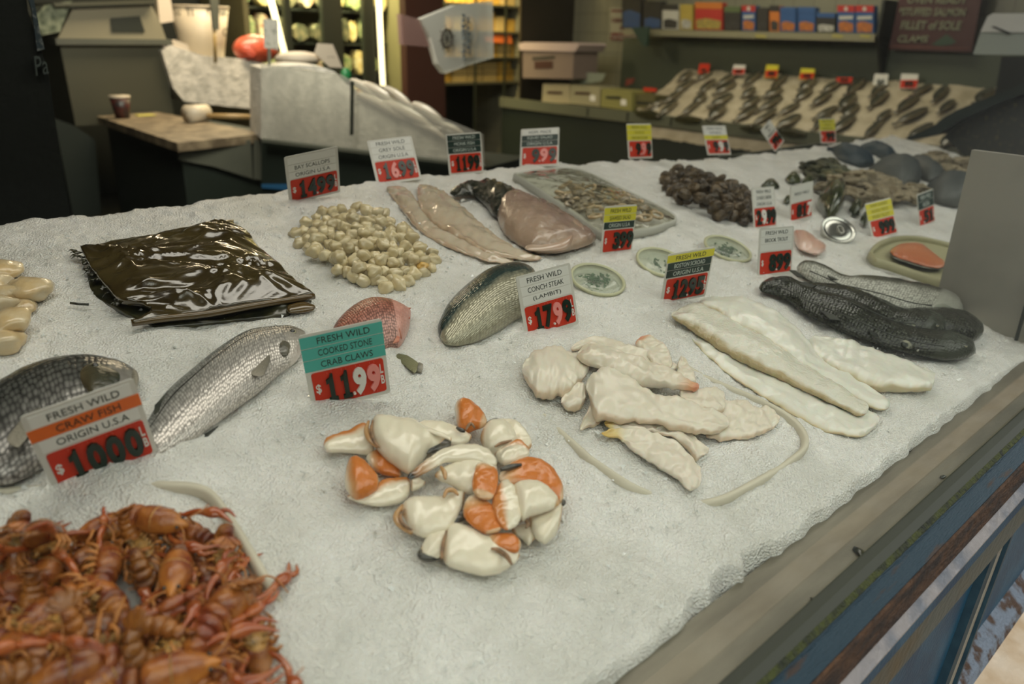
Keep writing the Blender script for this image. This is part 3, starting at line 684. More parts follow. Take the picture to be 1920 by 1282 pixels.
def trout(label, body, m, lift, eyep=None, fins=(), tr=.42, extra=()):
    t = thing('brook_trout', label, 'fish', on_ice(*zt4(body)[len(body)//2][1]), TG)
    lpx('body', zt4(body), m, t, tr=tr, n=80, k=36, cap=.04, lift=lift, amp=.0022, fq=40)
    if len(body) > 7:
        mid = [((a[0]*.55+b[0]*.45, a[1]*.55+b[1]*.45)) for a, b in body[1:-2]]
        MB().tube(cr([on_ice(*q, lift+.45*np.linalg.norm(on_ice(*zt4([p_])[0][0])-on_ice(*zt4([p_])[0][1]))/2*tr*2-.001) for q, p_ in zip(zt41(mid), body[1:-2])], 40), .0012, 6).build('lateral_line', M['darkfin'], t)
    if eyep: eye(t, zt41([eyep])[0], lift+.02, .0032, True)
    A_, B_ = body[-4], body[-4]
    if len(body) > 5:
        (x1_, y1_), (x2_, y2_) = body[-4]; gl = [(x1_+(x2_-x1_)*f+18*math.sin(f*3.14), y1_+(y2_-y1_)*f) for f in (.12, .3, .5, .7, .88)]
        MB().tube(cr([on_ice(*q, lift+tr*hh_) for q, hh_ in zip(zt41(gl), (.014, .021, .024, .021, .014))], 16), .0022, 6).build('gill_edge', M['mouth'], t)
        (x1_, y1_), (x2_, y2_) = body[-1]; (x3_, y3_), (x4_, y4_) = body[-3]
        MB().tube(cr([on_ice(*q, lift+h_) for q, h_ in zip(zt41([((x1_+x2_)/2, (y1_+y2_)/2), ((x1_+x2_)/2*.5+(x3_*.35+x4_*.65)*.5, (y1_+y2_)/2*.5+(y3_*.35+y4_*.65)*.5), (x3_*.35+x4_*.65, y3_*.35+y4_*.65)]), (.003, .007, .011))], 10), .0014, 6).build('mouth_line', M['mouth'], t)
    for i, f in enumerate(fins): plate('fin', zt41(f), M['darkfin'], t, lift+.018)
    for nm, pr, mm, lf in extra: lpx(nm, zt4(pr), mm, t, tr=.3, lift=lf, under=.3)
    return t


M['mouth_'] = ramp_mat('pale_mouth', [(0, (.34, .36, .30)), (1, (.12, .13, .10))], .3)
trout('silver sided trout farthest back of the trout row, mouth open at the right', [((800, 42), (795, 78)), ((870, 48), (860, 118)), ((960, 85), (930, 150)), ((1060, 132), (1000, 180)), ((1150, 138), (1090, 215)), ((1300, 163), (1230, 265)), ((1450, 198), (1370, 315)), ((1560, 220), (1500, 330)), ((1650, 245), (1600, 325)), ((1712, 300), (1690, 322))], M['trout2'], .018, (1655, 262), [((950, 90), (1000, 95), (1040, 130), (985, 125))],
      extra=[('jaw', [((1500, 245), (1510, 290)), ((1560, 250), (1540, 310)), ((1640, 290), (1610, 325)), ((1700, 305), (1690, 322))], M['mouth'], .030)])
trout('dark trout in the middle of the trout row with tail tucked behind the front one', [((760, 140), (790, 165)), ((900, 162), (880, 225)), ((1050, 190), (1020, 280)), ((1200, 245), (1150, 345)), ((1350, 310), (1290, 400)), ((1480, 328), (1400, 425)), ((1580, 360), (1500, 440)), ((1620, 405), (1590, 435))], M['trout'], .022, (1560, 378), [((900, 160), (840, 140), (800, 150), (870, 175))])
trout('dark trout whose blunt head sticks out farthest to the right', [((1350, 290), (1330, 340)), ((1480, 310), (1450, 400)), ((1600, 322), (1560, 440)), ((1700, 340), (1680, 455)), ((1790, 385), (1760, 455)), ((1816, 418), (1800, 440))], M['trout'], .014, (1760, 385))
trout('dark trout at the front of the trout row, widest tail at the left', [((590, 150), (592, 195)), ((660, 128), (680, 208)), ((740, 135), (760, 245)), ((870, 195), (830, 300)), ((1000, 235), (950, 360)), ((1130, 280), (1060, 410)), ((1260, 345), (1190, 455)), ((1390, 400), (1320, 500)), ((1500, 425), (1440, 530)), ((1620, 440), (1580, 555)), ((1730, 475), (1690, 556)), ((1778, 515), (1765, 540))], M['trout'], .016, (1715, 490),
      [((920, 290), (1000, 320), (1040, 350), (980, 345)), ((1190, 395), (1240, 430), (1250, 450), (1200, 425)), ((755, 75), (790, 78), (845, 115), (800, 112))])

M['gillp'] = mat('mottled_gill_plate', (.015, .022, .015), .35, (.26, .26, .18), 90, thr=(.45, .62), bump=.4)
for nm_, lf_, pr_ in (('brook_trout.003', .026, [((1350, 385), (1335, 440)), ((1395, 398), (1375, 490)), ((1440, 410), (1420, 505)), ((1470, 430), (1460, 480))]), ('brook_trout.001', .034, [((1350, 318), (1335, 350)), ((1400, 318), (1370, 390)), ((1450, 328), (1430, 400)), ((1475, 350), (1465, 385))]), ('brook_trout', .030, [((1495, 222), (1485, 265)), ((1530, 215), (1515, 300)), ((1570, 230), (1555, 300)), ((1590, 250), (1580, 280))])):
    if nm_ in bpy.data.objects: lpx('gill_cover', zt4(pr_), M['gillp'], bpy.data.objects[nm_], tr=.22, lift=lf_, under=.2)
# dark blue fish far back
ZB = zp(1380, 220, 3.77); ZB1 = zt(1380, 220, 3.77)
M['bluedark'] = ramp_mat('blue_black_skin', [(0, (.006, .022, .045)), (.5, (.010, .030, .050)), (1, (.03, .045, .05))], .5, axis='Y', coat=.05, sss=0, bump=.4)
M['greydark'] = ramp_mat('slate_skin', [(0, (.010, .024, .036)), (.5, (.05, .06, .06)), (1, (.08, .085, .075))], .55, axis='Y', sss=0, coat=.05, bump=.4)
for lb, pr, mm, lf in [
    ('dark blue fish at the back below the far yellow tag', [((640, 205), (645, 238)), ((672, 216), (676, 234)), ((760, 218), (730, 290)), ((880, 255), (850, 335)), ((990, 310), (965, 345))], 'bluedark', .015),
    ('thin dark blue fish, rearmost of the blue fish', [((868, 198), (880, 225)), ((980, 198), (960, 255)), ((1080, 240), (1050, 300)), ((1155, 295), (1130, 315))], 'bluedark', .012),
    ('large slate grey fish in the middle of the blue fish', [((925, 365), (945, 390)), ((1050, 325), (1040, 450)), ((1200, 345), (1160, 500)), ((1320, 420), (1280, 495))], 'greydark', .03),
    ('slate grey fish right of the large one', [((1180, 312), (1195, 340)), ((1290, 305), (1270, 385)), ((1400, 365), (1360, 450)), ((1500, 415), (1475, 445))], 'greydark', .018),
    ('slate blue fish lying against the steel divider', [((1320, 495), (1340, 530)), ((1440, 450), (1420, 590)), ((1560, 455), (1540, 615)), ((1680, 500), (1650, 610))], 'greydark', .03)]:
    o = lpx('dark_fish', ZB(pr), M[mm], None, tr=.36, lift=lf*.6, n=36, k=24, amp=.006, fq=22, cap=.15); tag(o, lb, 'fish', 'dark blue fish at the far end')
# ------------------------------------------------------------------ fillets
M['cod'] = ramp_mat('pale_cod_flesh', [(0, (.58, .55, .40)), (.22, (.74, .73, .64)), (.75, (.75, .74, .65)), (1, (.56, .48, .30))], .3, axis='Y', nsc=9, namt=.2, sss=.3, bump=.25, bscale=70)
M['codskin'] = ramp_mat('cod_flesh_with_grain', [(0, (.48, .42, .27)), (.3, (.68, .66, .55)), (.7, (.72, .70, .60)), (1, (.42, .34, .18))], .22, axis='Y', nsc=30, namt=.3, sss=.25, bump=.5, bscale=160)
M['sole'] = ramp_mat('sole_flesh', [(0, (.50, .38, .25)), (.4, (.60, .52, .40)), (1, (.52, .40, .28))], .18, axis='Y', nsc=14, namt=.3, sss=.25, bump=.35, bscale=60, coat=.7)
M['monk'] = ramp_mat('monkfish_flesh', [(0, (.14, .09, .075)), (.35, (.28, .19, .16)), (1, (.40, .29, .21))], .25, axis='Y', nsc=26, namt=.5, sss=.1, bump=.6, bscale=60, coat=.5)
M['monkskin'] = mat('mottled_monkfish_skin', (.015, .018, .012), .25, (.08, .075, .055), 60, coat=.6, bump=.4, bscale=90)
for lb, pr, mm, tr, lf in [
    ('rearmost long cod fillet with a thin grained edge, right of the Boston scroad tag', [((262, 230), (270, 265)), ((370, 232), (360, 310)), ((500, 240), (440, 385)), ((660, 310), (590, 455)), ((810, 425), (730, 555)), ((920, 555), (860, 640)), ((1080, 650), (1020, 730)), ((1200, 730), (1150, 800)), ((1320, 790), (1290, 850))], 'cod', .30, .012),
    ('middle long cod fillet running under the rear one', [((105, 305), (120, 345)), ((260, 272), (220, 395)), ((420, 350), (350, 490)), ((600, 440), (510, 575)), ((790, 560), (700, 665)), ((980, 680), (900, 760)), ((1110, 770), (1050, 830)), ((1200, 830), (1160, 880))], 'codskin', .28, .014),
    ('front long cod fillet, broad and pale, sunk in the ice toward the glass', [((200, 395), (215, 445)), ((340, 450), (310, 545)), ((520, 560), (450, 660)), ((720, 660), (650, 790)), ((900, 750), (820, 890)), ((1060, 820), (980, 960)), ((1200, 850), (1130, 985)), ((1262, 890), (1200, 960))], 'cod', .14, .004),
    ('short thick cod tail piece with cut end between the fillets and the trout', [((860, 440), (860, 520)), ((980, 455), (950, 600)), ((1100, 485), (1060, 660)), ((1250, 540), (1180, 710)), ((1400, 590), (1290, 735)), ((1535, 640), (1490, 735)), ((1545, 660), (1538, 728))], 'cod', .26, .012)]:
    o = lpx('cod_fillet', zt4(pr), M[mm], None, tr=tr*.85, lift=lf, n=90, k=44, cap=.05, amp=.0035, fq=34, wr=.0016, wf=2, seed=len(pr), expo=.72, edge=.08); tag(o, lb, 'fish fillet', 'cod fillets')
for lb, pr, tr, lf in [
    ('grey sole fillet on the left, below the grey sole tag', [((555, 25), (575, 70)), ((680, 48), (640, 150)), ((780, 165), (720, 250)), ((900, 270), (830, 335)), ((1060, 350), (980, 405)), ((1220, 420), (1140, 455)), ((1300, 450), (1270, 478))], .22, .006),
    ('grey sole fillet on the right, lying over the other one', [((740, 20), (735, 70)), ((850, 45), (765, 180)), ((970, 130), (880, 270)), ((1100, 240), (1010, 345)), ((1230, 340), (1130, 410)), ((1380, 410), (1290, 440)), ((1465, 440), (1400, 458))], .22, .012)]:
    o = lpx('sole_fillet', zs(pr), M['sole'], None, tr=tr*.6, lift=lf*.7, n=90, k=44, cap=.04, amp=.004, fq=30, wr=.0025, wf=2.5, expo=.75, edge=.09); tag(o, lb, 'fish fillet', 'grey sole fillets')
t = thing('monkfish_tail', 'pinkish skinned monkfish tail with dark mottled skin at its upper end', 'fish', on_ice(1000, 410))
lpx('flesh', zs([((1185, 100), (1190, 160)), ((1265, 78), (1212, 240)), ((1380, 115), (1270, 310)), ((1520, 180), (1400, 390)), ((1650, 250), (1540, 400)), ((1740, 300), (1680, 372)), ((1772, 320), (1745, 350))]), M['monk'], t, tr=.34, lift=.014, n=70, k=40, cap=.06, amp=.006, fq=30, edge=.03)
lpx('skin', zs([((915, 62), (940, 78)), ((980, 28), (990, 82)), ((1060, 15), (1060, 75)), ((1160, 22), (1130, 130)), ((1260, 60), (1180, 190)), ((1350, 100), (1250, 200))]), M['monkskin'], t, tr=.4, lift=.014, n=36, k=24, amp=.006, fq=50)
lpx('flesh_flap', zs([((1350, 370), (1360, 395)), ((1450, 350), (1460, 400)), ((1620, 300), (1590, 390)), ((1650, 285), (1640, 340))]), ramp_mat('pale_flap', [(0, (.5, .38, .28)), (1, (.45, .3, .22))], .2, coat=.6), t, tr=.3, lift=.020)
lpx('fin', zs([((1690, 250), (1700, 290)), ((1590, 190), (1600, 230)), ((1400, 120), (1410, 150))]), M['monk'], t, tr=.25, lift=.035)

# ------------------------------------------------------------------ conch steaks on a buried tray
zc = zp(940, 540, 3.052); zc1 = zt(940, 540, 3.052)
M['conch'] = ramp_mat('conch_flesh', [(0, (.60, .52, .40)), (.3, (.72, .66, .54)), (.8, (.74, .68, .56)), (1, (.62, .50, .36))], .34, axis='Y', nsc=16, namt=.25, sss=.2, bump=.18, bscale=60, coat=.2)
M['conchtip'] = ramp_mat('conch_flesh_orange_tip', [(0, (.66, .58, .44)), (.25, (.72, .66, .54)), (.74, (.72, .65, .52)), (.88, (.66, .36, .2)), (1, (.55, .22, .12))], .34, nsc=16, namt=.08, sss=.2, bump=.18, bscale=60)
M['conchyel'] = ramp_mat('conch_flesh_yellow_edge', [(0, (.62, .42, .10)), (.12, (.66, .52, .22)), (.22, (.72, .66, .54)), (1, (.72, .65, .54))], .34, nsc=16, namt=.1, sss=.2, bump=.18, bscale=60)
CG = 'conch steaks heaped on the tray'


def tray_rim(name, pts, m, parent, lift, w_, h_, base=None, closed=True):
    P = [on_ice(*p, l) for p, l in zip(pts, lift if hasattr(lift, '__len__') else [lift]*len(pts))]
    P = cr(P+[P[0]] if closed else P, 14*len(P)); n = len(P); V = []; c = np.mean(P, axis=0)
    prof = [(-w_/2, -h_*.9), (-w_/2, 0), (-w_/6, h_*.12), (w_/4, h_*.12), (w_/2, -.15*h_), (w_/2, -h_*.9)]
    for p in P:
        n_ = NRM(p); o_ = p-c; o_ = o_-n_*(o_@n_); o_ /= np.linalg.norm(o_)
        for a, b in prof: V.append(p+o_*a+n_*b)
    k = len(prof); F = [(i*k+j, i*k+(j+1) % k, (i+1)*k+(j+1) % k, (i+1)*k+j) for i in range(n-1) for j in range(k)]
    if not closed: F += [list(range(k)), [(n-1)*k+j for j in range(k)]]
    return mk(name, V, F, m, parent)


def tray_base(pts, m, parent, lift, th=.002):
    P = cr([on_ice(*p, lift) for p in pts+[pts[0]]], 12*len(pts))[:-1]
    return MB().prism(P, (0, 0, -th)).build('base', m, parent, False)


M['creamtray'] = mat('cream_plastic_tray', (.60, .56, .44), .4)
t = thing('serving_tray', 'cream plastic tray with rounded corners almost buried under the conch steaks', 'tray', on_ice(1260, 800, -.03))
TR = zc1([(130, 1000), (-20, 640), (120, 430), (420, 300), (760, 290), (1100, 470), (1500, 650), (1680, 740), (1745, 850), (1640, 980), (1420, 1110), (1230, 1190), (900, 1240), (560, 1230)])
TRL = [(1106, 858), (1004, 760), (982, 690), (1070, 640), (1200, 632), (1310, 700), (1430, 752), (1492, 790), (1512, 830), (1478, 866), (1400, 912), (1338, 938), (1270, 940), (1190, 912)]
tray_rim('rim', TRL, M['creamtray'], t, [.006, -.006, -.008, -.006, -.004, .003, .006, .010, .012, .012, .011, .008, -.010, .006], .011, .022)
tray_base(TRL, M['creamtray'], t, -.022)
for lb, pr, mm, tr, lf in [
    ('crumpled conch steak at the far left of the heap', [((110, 440), (130, 520)), ((190, 380), (190, 590)), ((290, 355), (270, 635)), ((390, 380), (360, 610)), ((460, 420), (430, 560)), ((512, 450), (480, 510))], 'conch', .35, .010),
    ('long conch steak at the back of the heap with a notched right side', [((400, 330), (395, 365)), ((540, 285), (520, 350)), ((680, 320), (650, 420)), ((830, 370), (790, 470)), ((960, 420), (930, 480)), ((1010, 440), (990, 480))], 'conch', .4, .012),
    ('conch steak with an orange nub at the top right of the heap', [((990, 450), (930, 470)), ((960, 380), (870, 440)), ((930, 320), (820, 380)), ((860, 285), (775, 330)), ((800, 275), (765, 310))], 'conchtip', .35, .018),
    ('small pointed conch piece standing at the right rear', [((1000, 520), (1120, 560)), ((1005, 460), (1100, 490)), ((1015, 410), (1065, 430)), ((1030, 388), (1045, 400))], 'conch', .5, .015),
    ('long rolled conch steak with an orange tip across the middle', [((425, 368), (440, 412)), ((530, 335), (510, 435)), ((680, 385), (640, 490)), ((840, 445), (790, 550)), ((980, 490), (930, 565)), ((1080, 535), (1050, 580)), ((1140, 560), (1120, 588))], 'conchtip', .65, .026),
    ('largest conch steak spread over the centre of the heap', [((470, 540), (505, 620)), ((560, 480), (545, 750)), ((700, 500), (680, 765)), ((860, 600), (830, 770)), ((1000, 640), (980, 800)), ((1150, 680), (1110, 835)), ((1260, 720), (1210, 830)), ((1308, 765), (1290, 810))], 'conch', .30, .022),
    ('conch flap tucked under the orange tipped roll on the right', [((1010, 580), (1030, 650)), ((1130, 580), (1100, 700)), ((1240, 585), (1220, 720)), ((1280, 620), (1280, 700))], 'conch', .3, .016),
    ('flat conch steak lying farthest right', [((1210, 660), (1150, 840)), ((1330, 650), (1270, 865)), ((1450, 670), (1390, 860)), ((1550, 700), (1500, 830)), ((1600, 740), (1575, 790))], 'conch', .14, .010),
    ('yellowish conch strip below the largest steak', [((580, 765), (600, 790)), ((700, 750), (690, 815)), ((850, 755), (830, 822)), ((955, 770), (900, 828))], 'conchyel', .3, .012),
    ('folded conch steak with a yellow edge at the lower middle', [((880, 800), (870, 830)), ((980, 780), (970, 850)), ((1080, 830), (1060, 910)), ((1150, 890), (1110, 985)), ((1195, 935), (1140, 965))], 'conch', .35, .012),
    ('long tapering conch steak with a yellow tip nearest the glass', [((560, 818), (590, 850)), ((690, 812), (690, 870)), ((820, 820), (760, 940)), ((950, 860), (870, 1000)), ((1060, 940), (990, 1080)), ((1130, 1030), (1050, 1145)), ((1150, 1120), (1100, 1160))], 'conchyel', .30, .012),
    ('small knob of conch at the left below the crumpled steak', [((335, 640), (350, 670)), ((400, 570), (400, 700)), ((460, 555), (450, 690)), ((490, 590), (480, 650))], 'conch', .4, .008),
    ('pointed conch flap left of the largest steak', [((445, 805), (460, 815)), ((480, 720), (510, 790)), ((520, 650), (560, 770)), ((560, 640), (590, 740))], 'conch', .25, .008)]:
    o = lpx('conch_steak', zc(pr), M[mm], None, tr=tr*.8, lift=lf, n=72, k=44, cap=.07, amp=.0042, fq=46, wr=.0022, wf=1.7, seed=len(lb), expo=.75, edge=.16); tag(o, lb, 'conch steak', CG)

# ------------------------------------------------------------------ stone crab claws
zk = zp(580, 720, 3.373); zk1 = zt(580, 720, 3.373)
cream = (.80, .73, .57); orange = (.62, .19, .035); blk = (.020, .024, .022)
M['shell'] = ramp_mat('cream_claw_shell', [(0, (.52, .30, .13)), (.10, cream), (.9, cream), (1, (.55, .32, .14))], .2, nsc=20, namt=.1, sss=.05, bump=.12, coat=.25)
M['shellO'] = ramp_mat('orange_claw_shell', [(0, cream), (.15, (.66, .36, .16)), (.3, orange), (.8, orange), (1, (.66, .44, .25))], .25, nsc=28, namt=.25, sss=.04, bump=.3, bscale=120, coat=.4)
M['shellM'] = ramp_mat('claw_shell_with_orange_side', [(0, (.58, .20, .05)), (.36, (.60, .24, .07)), (.50, cream), (1, cream)], .2, axis='Y', nsc=24, namt=.2, sss=.05, bump=.06, coat=.5)
M['finger'] = ramp_mat('black_tipped_finger', [(0, cream), (.62, cream), (.78, (.42, .22, .10)), (.88, blk), (1, blk)], .18, nsc=20, namt=.08, sss=.03, bump=.05, coat=.6)
M['tip'] = mat('black_claw_tip', (.02, .022, .02), .3, (.10, .09, .07), 90, coat=.4, bump=.3)
M['joint'] = mat('tan_joint_membrane', (.36, .20, .10), .4, (.12, .08, .05), 80)
CLG = 'cooked stone crab claws'


def claw(label, parts, rings=()):
    c = np.mean([on_ice(*p) for p in zk1([parts[0][1][len(parts[0][1])//2][0]])], axis=0)
    t = thing('crab_claw', label, 'crab claw', c, CLG)
    for nm, pr, mm, tr, lf in parts: lpx(nm, zk(pr), M[mm], t, tr=tr*.9, lift=lf, n=44, k=32, cap=.12, amp=.0016, fq=70, under=.8, endw=.3, expo=.85, edge=.03, seed=len(label))
    for pts, r, lf, mm in rings:
        MB().tube([on_ice(*q, lf) for q in cr([np.array(x) for x in zk1(pts)], 12)], [r*(.5+.5*math.sin(math.pi*i/11)) for i in range(12)], 8).build('joint_ridge', M[mm], t)
    return t


claw('big cream claw at the upper left of the pile with a dark toothed tip', [
    ('palm', [((390, 235), (375, 320)), ((430, 212), (440, 410)), ((540, 228), (530, 490)), ((650, 255), (635, 548)), ((740, 290), (705, 490)), ((820, 312), (760, 420)), ((888, 345), (850, 400))], 'shell', .55, .030),
    ('finger', [((730, 400), (735, 445)), ((790, 360), (800, 425)), ((850, 335), (870, 410)), ((895, 345), (900, 390))], 'tip', .5, .030),
    ('finger', [((640, 250), (650, 275)), ((760, 285), (770, 310)), ((860, 315), (865, 345)), ((900, 340), (898, 365))], 'shell', .5, .044)],
    [([(375, 235), (360, 290), (380, 350), (430, 400)], .0035, .034, 'shell'), ([(400, 230), (392, 300), (410, 360), (445, 400)], .0022, .040, 'joint')])
claw('orange and cream arm segment at the far left tip of the pile', [
    ('shell', [((82, 360), (105, 432)), ((150, 325), (180, 425)), ((240, 300), (280, 430)), ((330, 262), (360, 440)), ((380, 290), (420, 430))], 'shellM', .5, .012)])
claw('cream claw behind the big upper left one, pointing right to a tan joint', [
    ('palm', [((640, 262), (660, 330)), ((740, 240), (760, 360)), ((850, 250), (870, 385)), ((930, 280), (940, 385)), ((1000, 310), (990, 372)), ((1030, 325), (1022, 350))], 'shell', .5, .022)],
    [([(930, 275), (960, 290), (985, 300)], .003, .036, 'tip')])
claw('orange and white claw segment standing up at the top of the pile', [
    ('shell', [((915, 130), (925, 190)), ((950, 112), (945, 260)), ((1010, 118), (1000, 295)), ((1080, 170), (1050, 280)), ((1130, 230), (1110, 270))], 'shellO', .6, .026)],
    [([(990, 290), (1005, 262), (1025, 250), (1045, 275)], .0022, .040, 'joint')])
claw('rounded cream claw at the upper right with closed pincers', [
    ('palm', [((1080, 310), (1085, 370)), ((1130, 260), (1140, 425)), ((1200, 250), (1220, 430)), ((1260, 275), (1290, 400)), ((1300, 320), (1320, 370))], 'shell', .7, .028),
    ('finger', [((1150, 235), (1170, 262)), ((1230, 222), (1235, 270)), ((1320, 250), (1280, 340)), ((1390, 330), (1330, 400)), ((1412, 400), (1370, 420))], 'shell', .5, .024),
    ('finger', [((1165, 425), (1190, 475)), ((1240, 385), (1230, 505)), ((1320, 368), (1310, 500)), ((1395, 415), (1385, 480))], 'shellM', .6, .026)],
    [([(1175, 395), (1210, 375), (1250, 365), (1280, 355)], .0022, .044, 'joint'), ([(1125, 245), (1160, 232), (1195, 222)], .003, .03, 'tip')])
claw('cream claw in the centre whose curved finger ends in a black tip at the left', [
    ('palm', [((790, 560), (800, 600)), ((870, 520), (870, 620)), ((960, 492), (950, 660)), ((1060, 490), (1030, 690)), ((1150, 500), (1130, 680)), ((1195, 540), (1190, 640))], 'shell', .55, .032),
    ('finger', [((1190, 470), (1180, 540)), ((1110, 410), (1080, 500)), ((1000, 388), (980, 490)), ((860, 410), (870, 490)), ((740, 480), (790, 530)), ((640, 560), (680, 590)), ((615, 585), (630, 600))], 'finger', .6, .042)],
    [([(830, 520), (855, 560), (860, 600)], .003, .046, 'shell')])
claw('claw at the lower left with an orange knuckle and a small white tip', [
    ('knuckle', [((215, 610), (240, 680)), ((250, 490), (300, 715)), ((320, 490), (370, 700)), ((390, 540), (420, 670)), ((440, 590), (440, 640))], 'shellO', .6, .022),
    ('palm', [((230, 700), (260, 730)), ((340, 700), (360, 760)), ((450, 620), (480, 765)), ((560, 600), (580, 745)), ((640, 598), (640, 700))], 'shellM', .5, .014),
    ('finger', [((640, 605), (645, 675)), ((690, 600), (690, 662)), ((738, 618), (725, 640))], 'shell', .6, .022)])
claw('orange claw shell wedged behind the lower left claw', [
    ('shell', [((355, 450), (370, 500)), ((430, 425), (450, 560)), ((520, 470), (540, 580)), ((570, 530), (590, 580))], 'shellO', .5, .012)])
claw('pale claw left of the orange segments with a curved ridge at its left end', [
    ('palm', [((570, 780), (600, 850)), ((640, 725), (660, 930)), ((740, 722), (750, 965)), ((850, 720), (850, 945)), ((940, 690), (920, 890)), ((990, 675), (970, 800))], 'shell', .5, .022),
    ('finger', [((890, 860), (900, 890)), ((940, 810), (950, 870)), ((985, 790), (1000, 850))], 'tip', .5, .026)],
    [([(590, 765), (548, 830), (570, 890), (650, 945)], .0038, .024, 'shell'), ([(605, 790), (575, 840), (595, 885), (650, 925)], .0022, .03, 'joint'), ([(850, 715), (870, 675), (910, 670), (940, 700)], .003, .04, 'shell')])
claw('upright orange claw segment in the centre above the orange lump', [
    ('shell', [((1060, 490), (1120, 495)), ((1040, 570), (1190, 560)), ((1030, 650), (1185, 670)), ((1060, 720), (1150, 735))], 'shellO', .45, .050)])
claw('orange lump with ridges left of the orange and white segment', [
    ('shell', [((985, 720), (1060, 690)), ((975, 820), (1140, 760)), ((1030, 890), (1185, 840)), ((1100, 935), (1215, 900)), ((1150, 945), (1210, 930))], 'shellO', .45, .038)])
claw('orange and white claw segment pointing down beside the large right claw', [
    ('shell', [((1180, 650), (1250, 590)), ((1155, 730), (1300, 660)), ((1155, 800), (1345, 760)), ((1190, 870), (1335, 860)), ((1230, 925), (1290, 915))], 'shellM', .45, .042)])
claw('large right hand claw with orange back and long cream finger', [
    ('knuckle', [((1200, 560), (1190, 620)), ((1290, 500), (1280, 640)), ((1400, 475), (1400, 660)), ((1510, 520), (1510, 700)), ((1590, 620), (1570, 740)), ((1612, 720), (1590, 760))], 'shellO', .5, .030),
    ('finger', [((1270, 640), (1300, 700)), ((1350, 622), (1345, 850)), ((1440, 625), (1400, 830)), ((1530, 670), (1500, 800)), ((1590, 745), (1570, 775))], 'shell', .5, .042),
    ('palm', [((1380, 830), (1400, 900)), ((1470, 815), (1430, 965)), ((1550, 780), (1500, 1000)), ((1605, 760), (1580, 930))], 'shell', .5, .020)],
    [([(1330, 870), (1360, 850), (1385, 880), (1370, 910)], .0028, .036, 'joint'), ([(1590, 735), (1608, 745), (1605, 765)], .003, .03, 'tip'), ([(1210, 540), (1270, 525), (1340, 510)], .004, .042, 'tip')])
claw('broken white shell piece under the right claw', [
    ('shell', [((1270, 920), (1300, 950)), ((1340, 890), (1350, 980)), ((1400, 900), (1385, 1015)), ((1440, 960), (1410, 1000))], 'shell', .5, .010)])
claw('nearest claw at the bottom of the pile with a black edged finger at the left', [
    ('palm', [((840, 990), (835, 1110)), ((900, 895), (900, 1150)), ((1000, 905), (1010, 1185)), ((1110, 940), (1110, 1205)), ((1220, 1000), (1210, 1190)), ((1310, 1050), (1290, 1140)), ((1335, 1075), (1320, 1110))], 'shell', .45, .022),
    ('finger', [((700, 1040), (705, 1085)), ((760, 945), (760, 1105)), ((830, 915), (820, 1105)), ((868, 935), (845, 1060))], 'shell', .5, .018),
    ('knuckle', [((1110, 950), (1130, 1000)), ((1200, 945), (1210, 1040)), ((1290, 955), (1300, 1065)), ((1342, 1000), (1335, 1050))], 'shellO', .5, .030)],
    [([(705, 1050), (705, 1085), (760, 1100), (828, 1098)], .0042, .018, 'tip'), ([(870, 925), (845, 1000), (838, 1060), (835, 1105)], .0018, .032, 'joint'), ([(1150, 1040), (1200, 1050), (1250, 1090), (1280, 1140)], .0030, .036, 'joint')])
# ------------------------------------------------------------------ crawfish
M['craw'] = mat('boiled_crawfish_shell', (.17, .032, .010), .25, (.46, .17, .03), 38, thr=(.40, .66), coat=.35, bump=.25, bscale=220, rnd=.45, sss=.03)
M['crawbelly'] = mat('ochre_crawfish_belly', (.50, .26, .06), .35, (.16, .12, .05), 70, thr=(.45, .7), coat=.3, bump=.5, bscale=200, rnd=.3)
M['crawclaw'] = mat('red_crawfish_claw', (.33, .065, .014), .22, (.46, .14, .04), 60, coat=.6, rnd=.25)
M['crawleg'] = mat('orange_crawfish_leg', (.48, .19, .045), .35, rnd=.2)


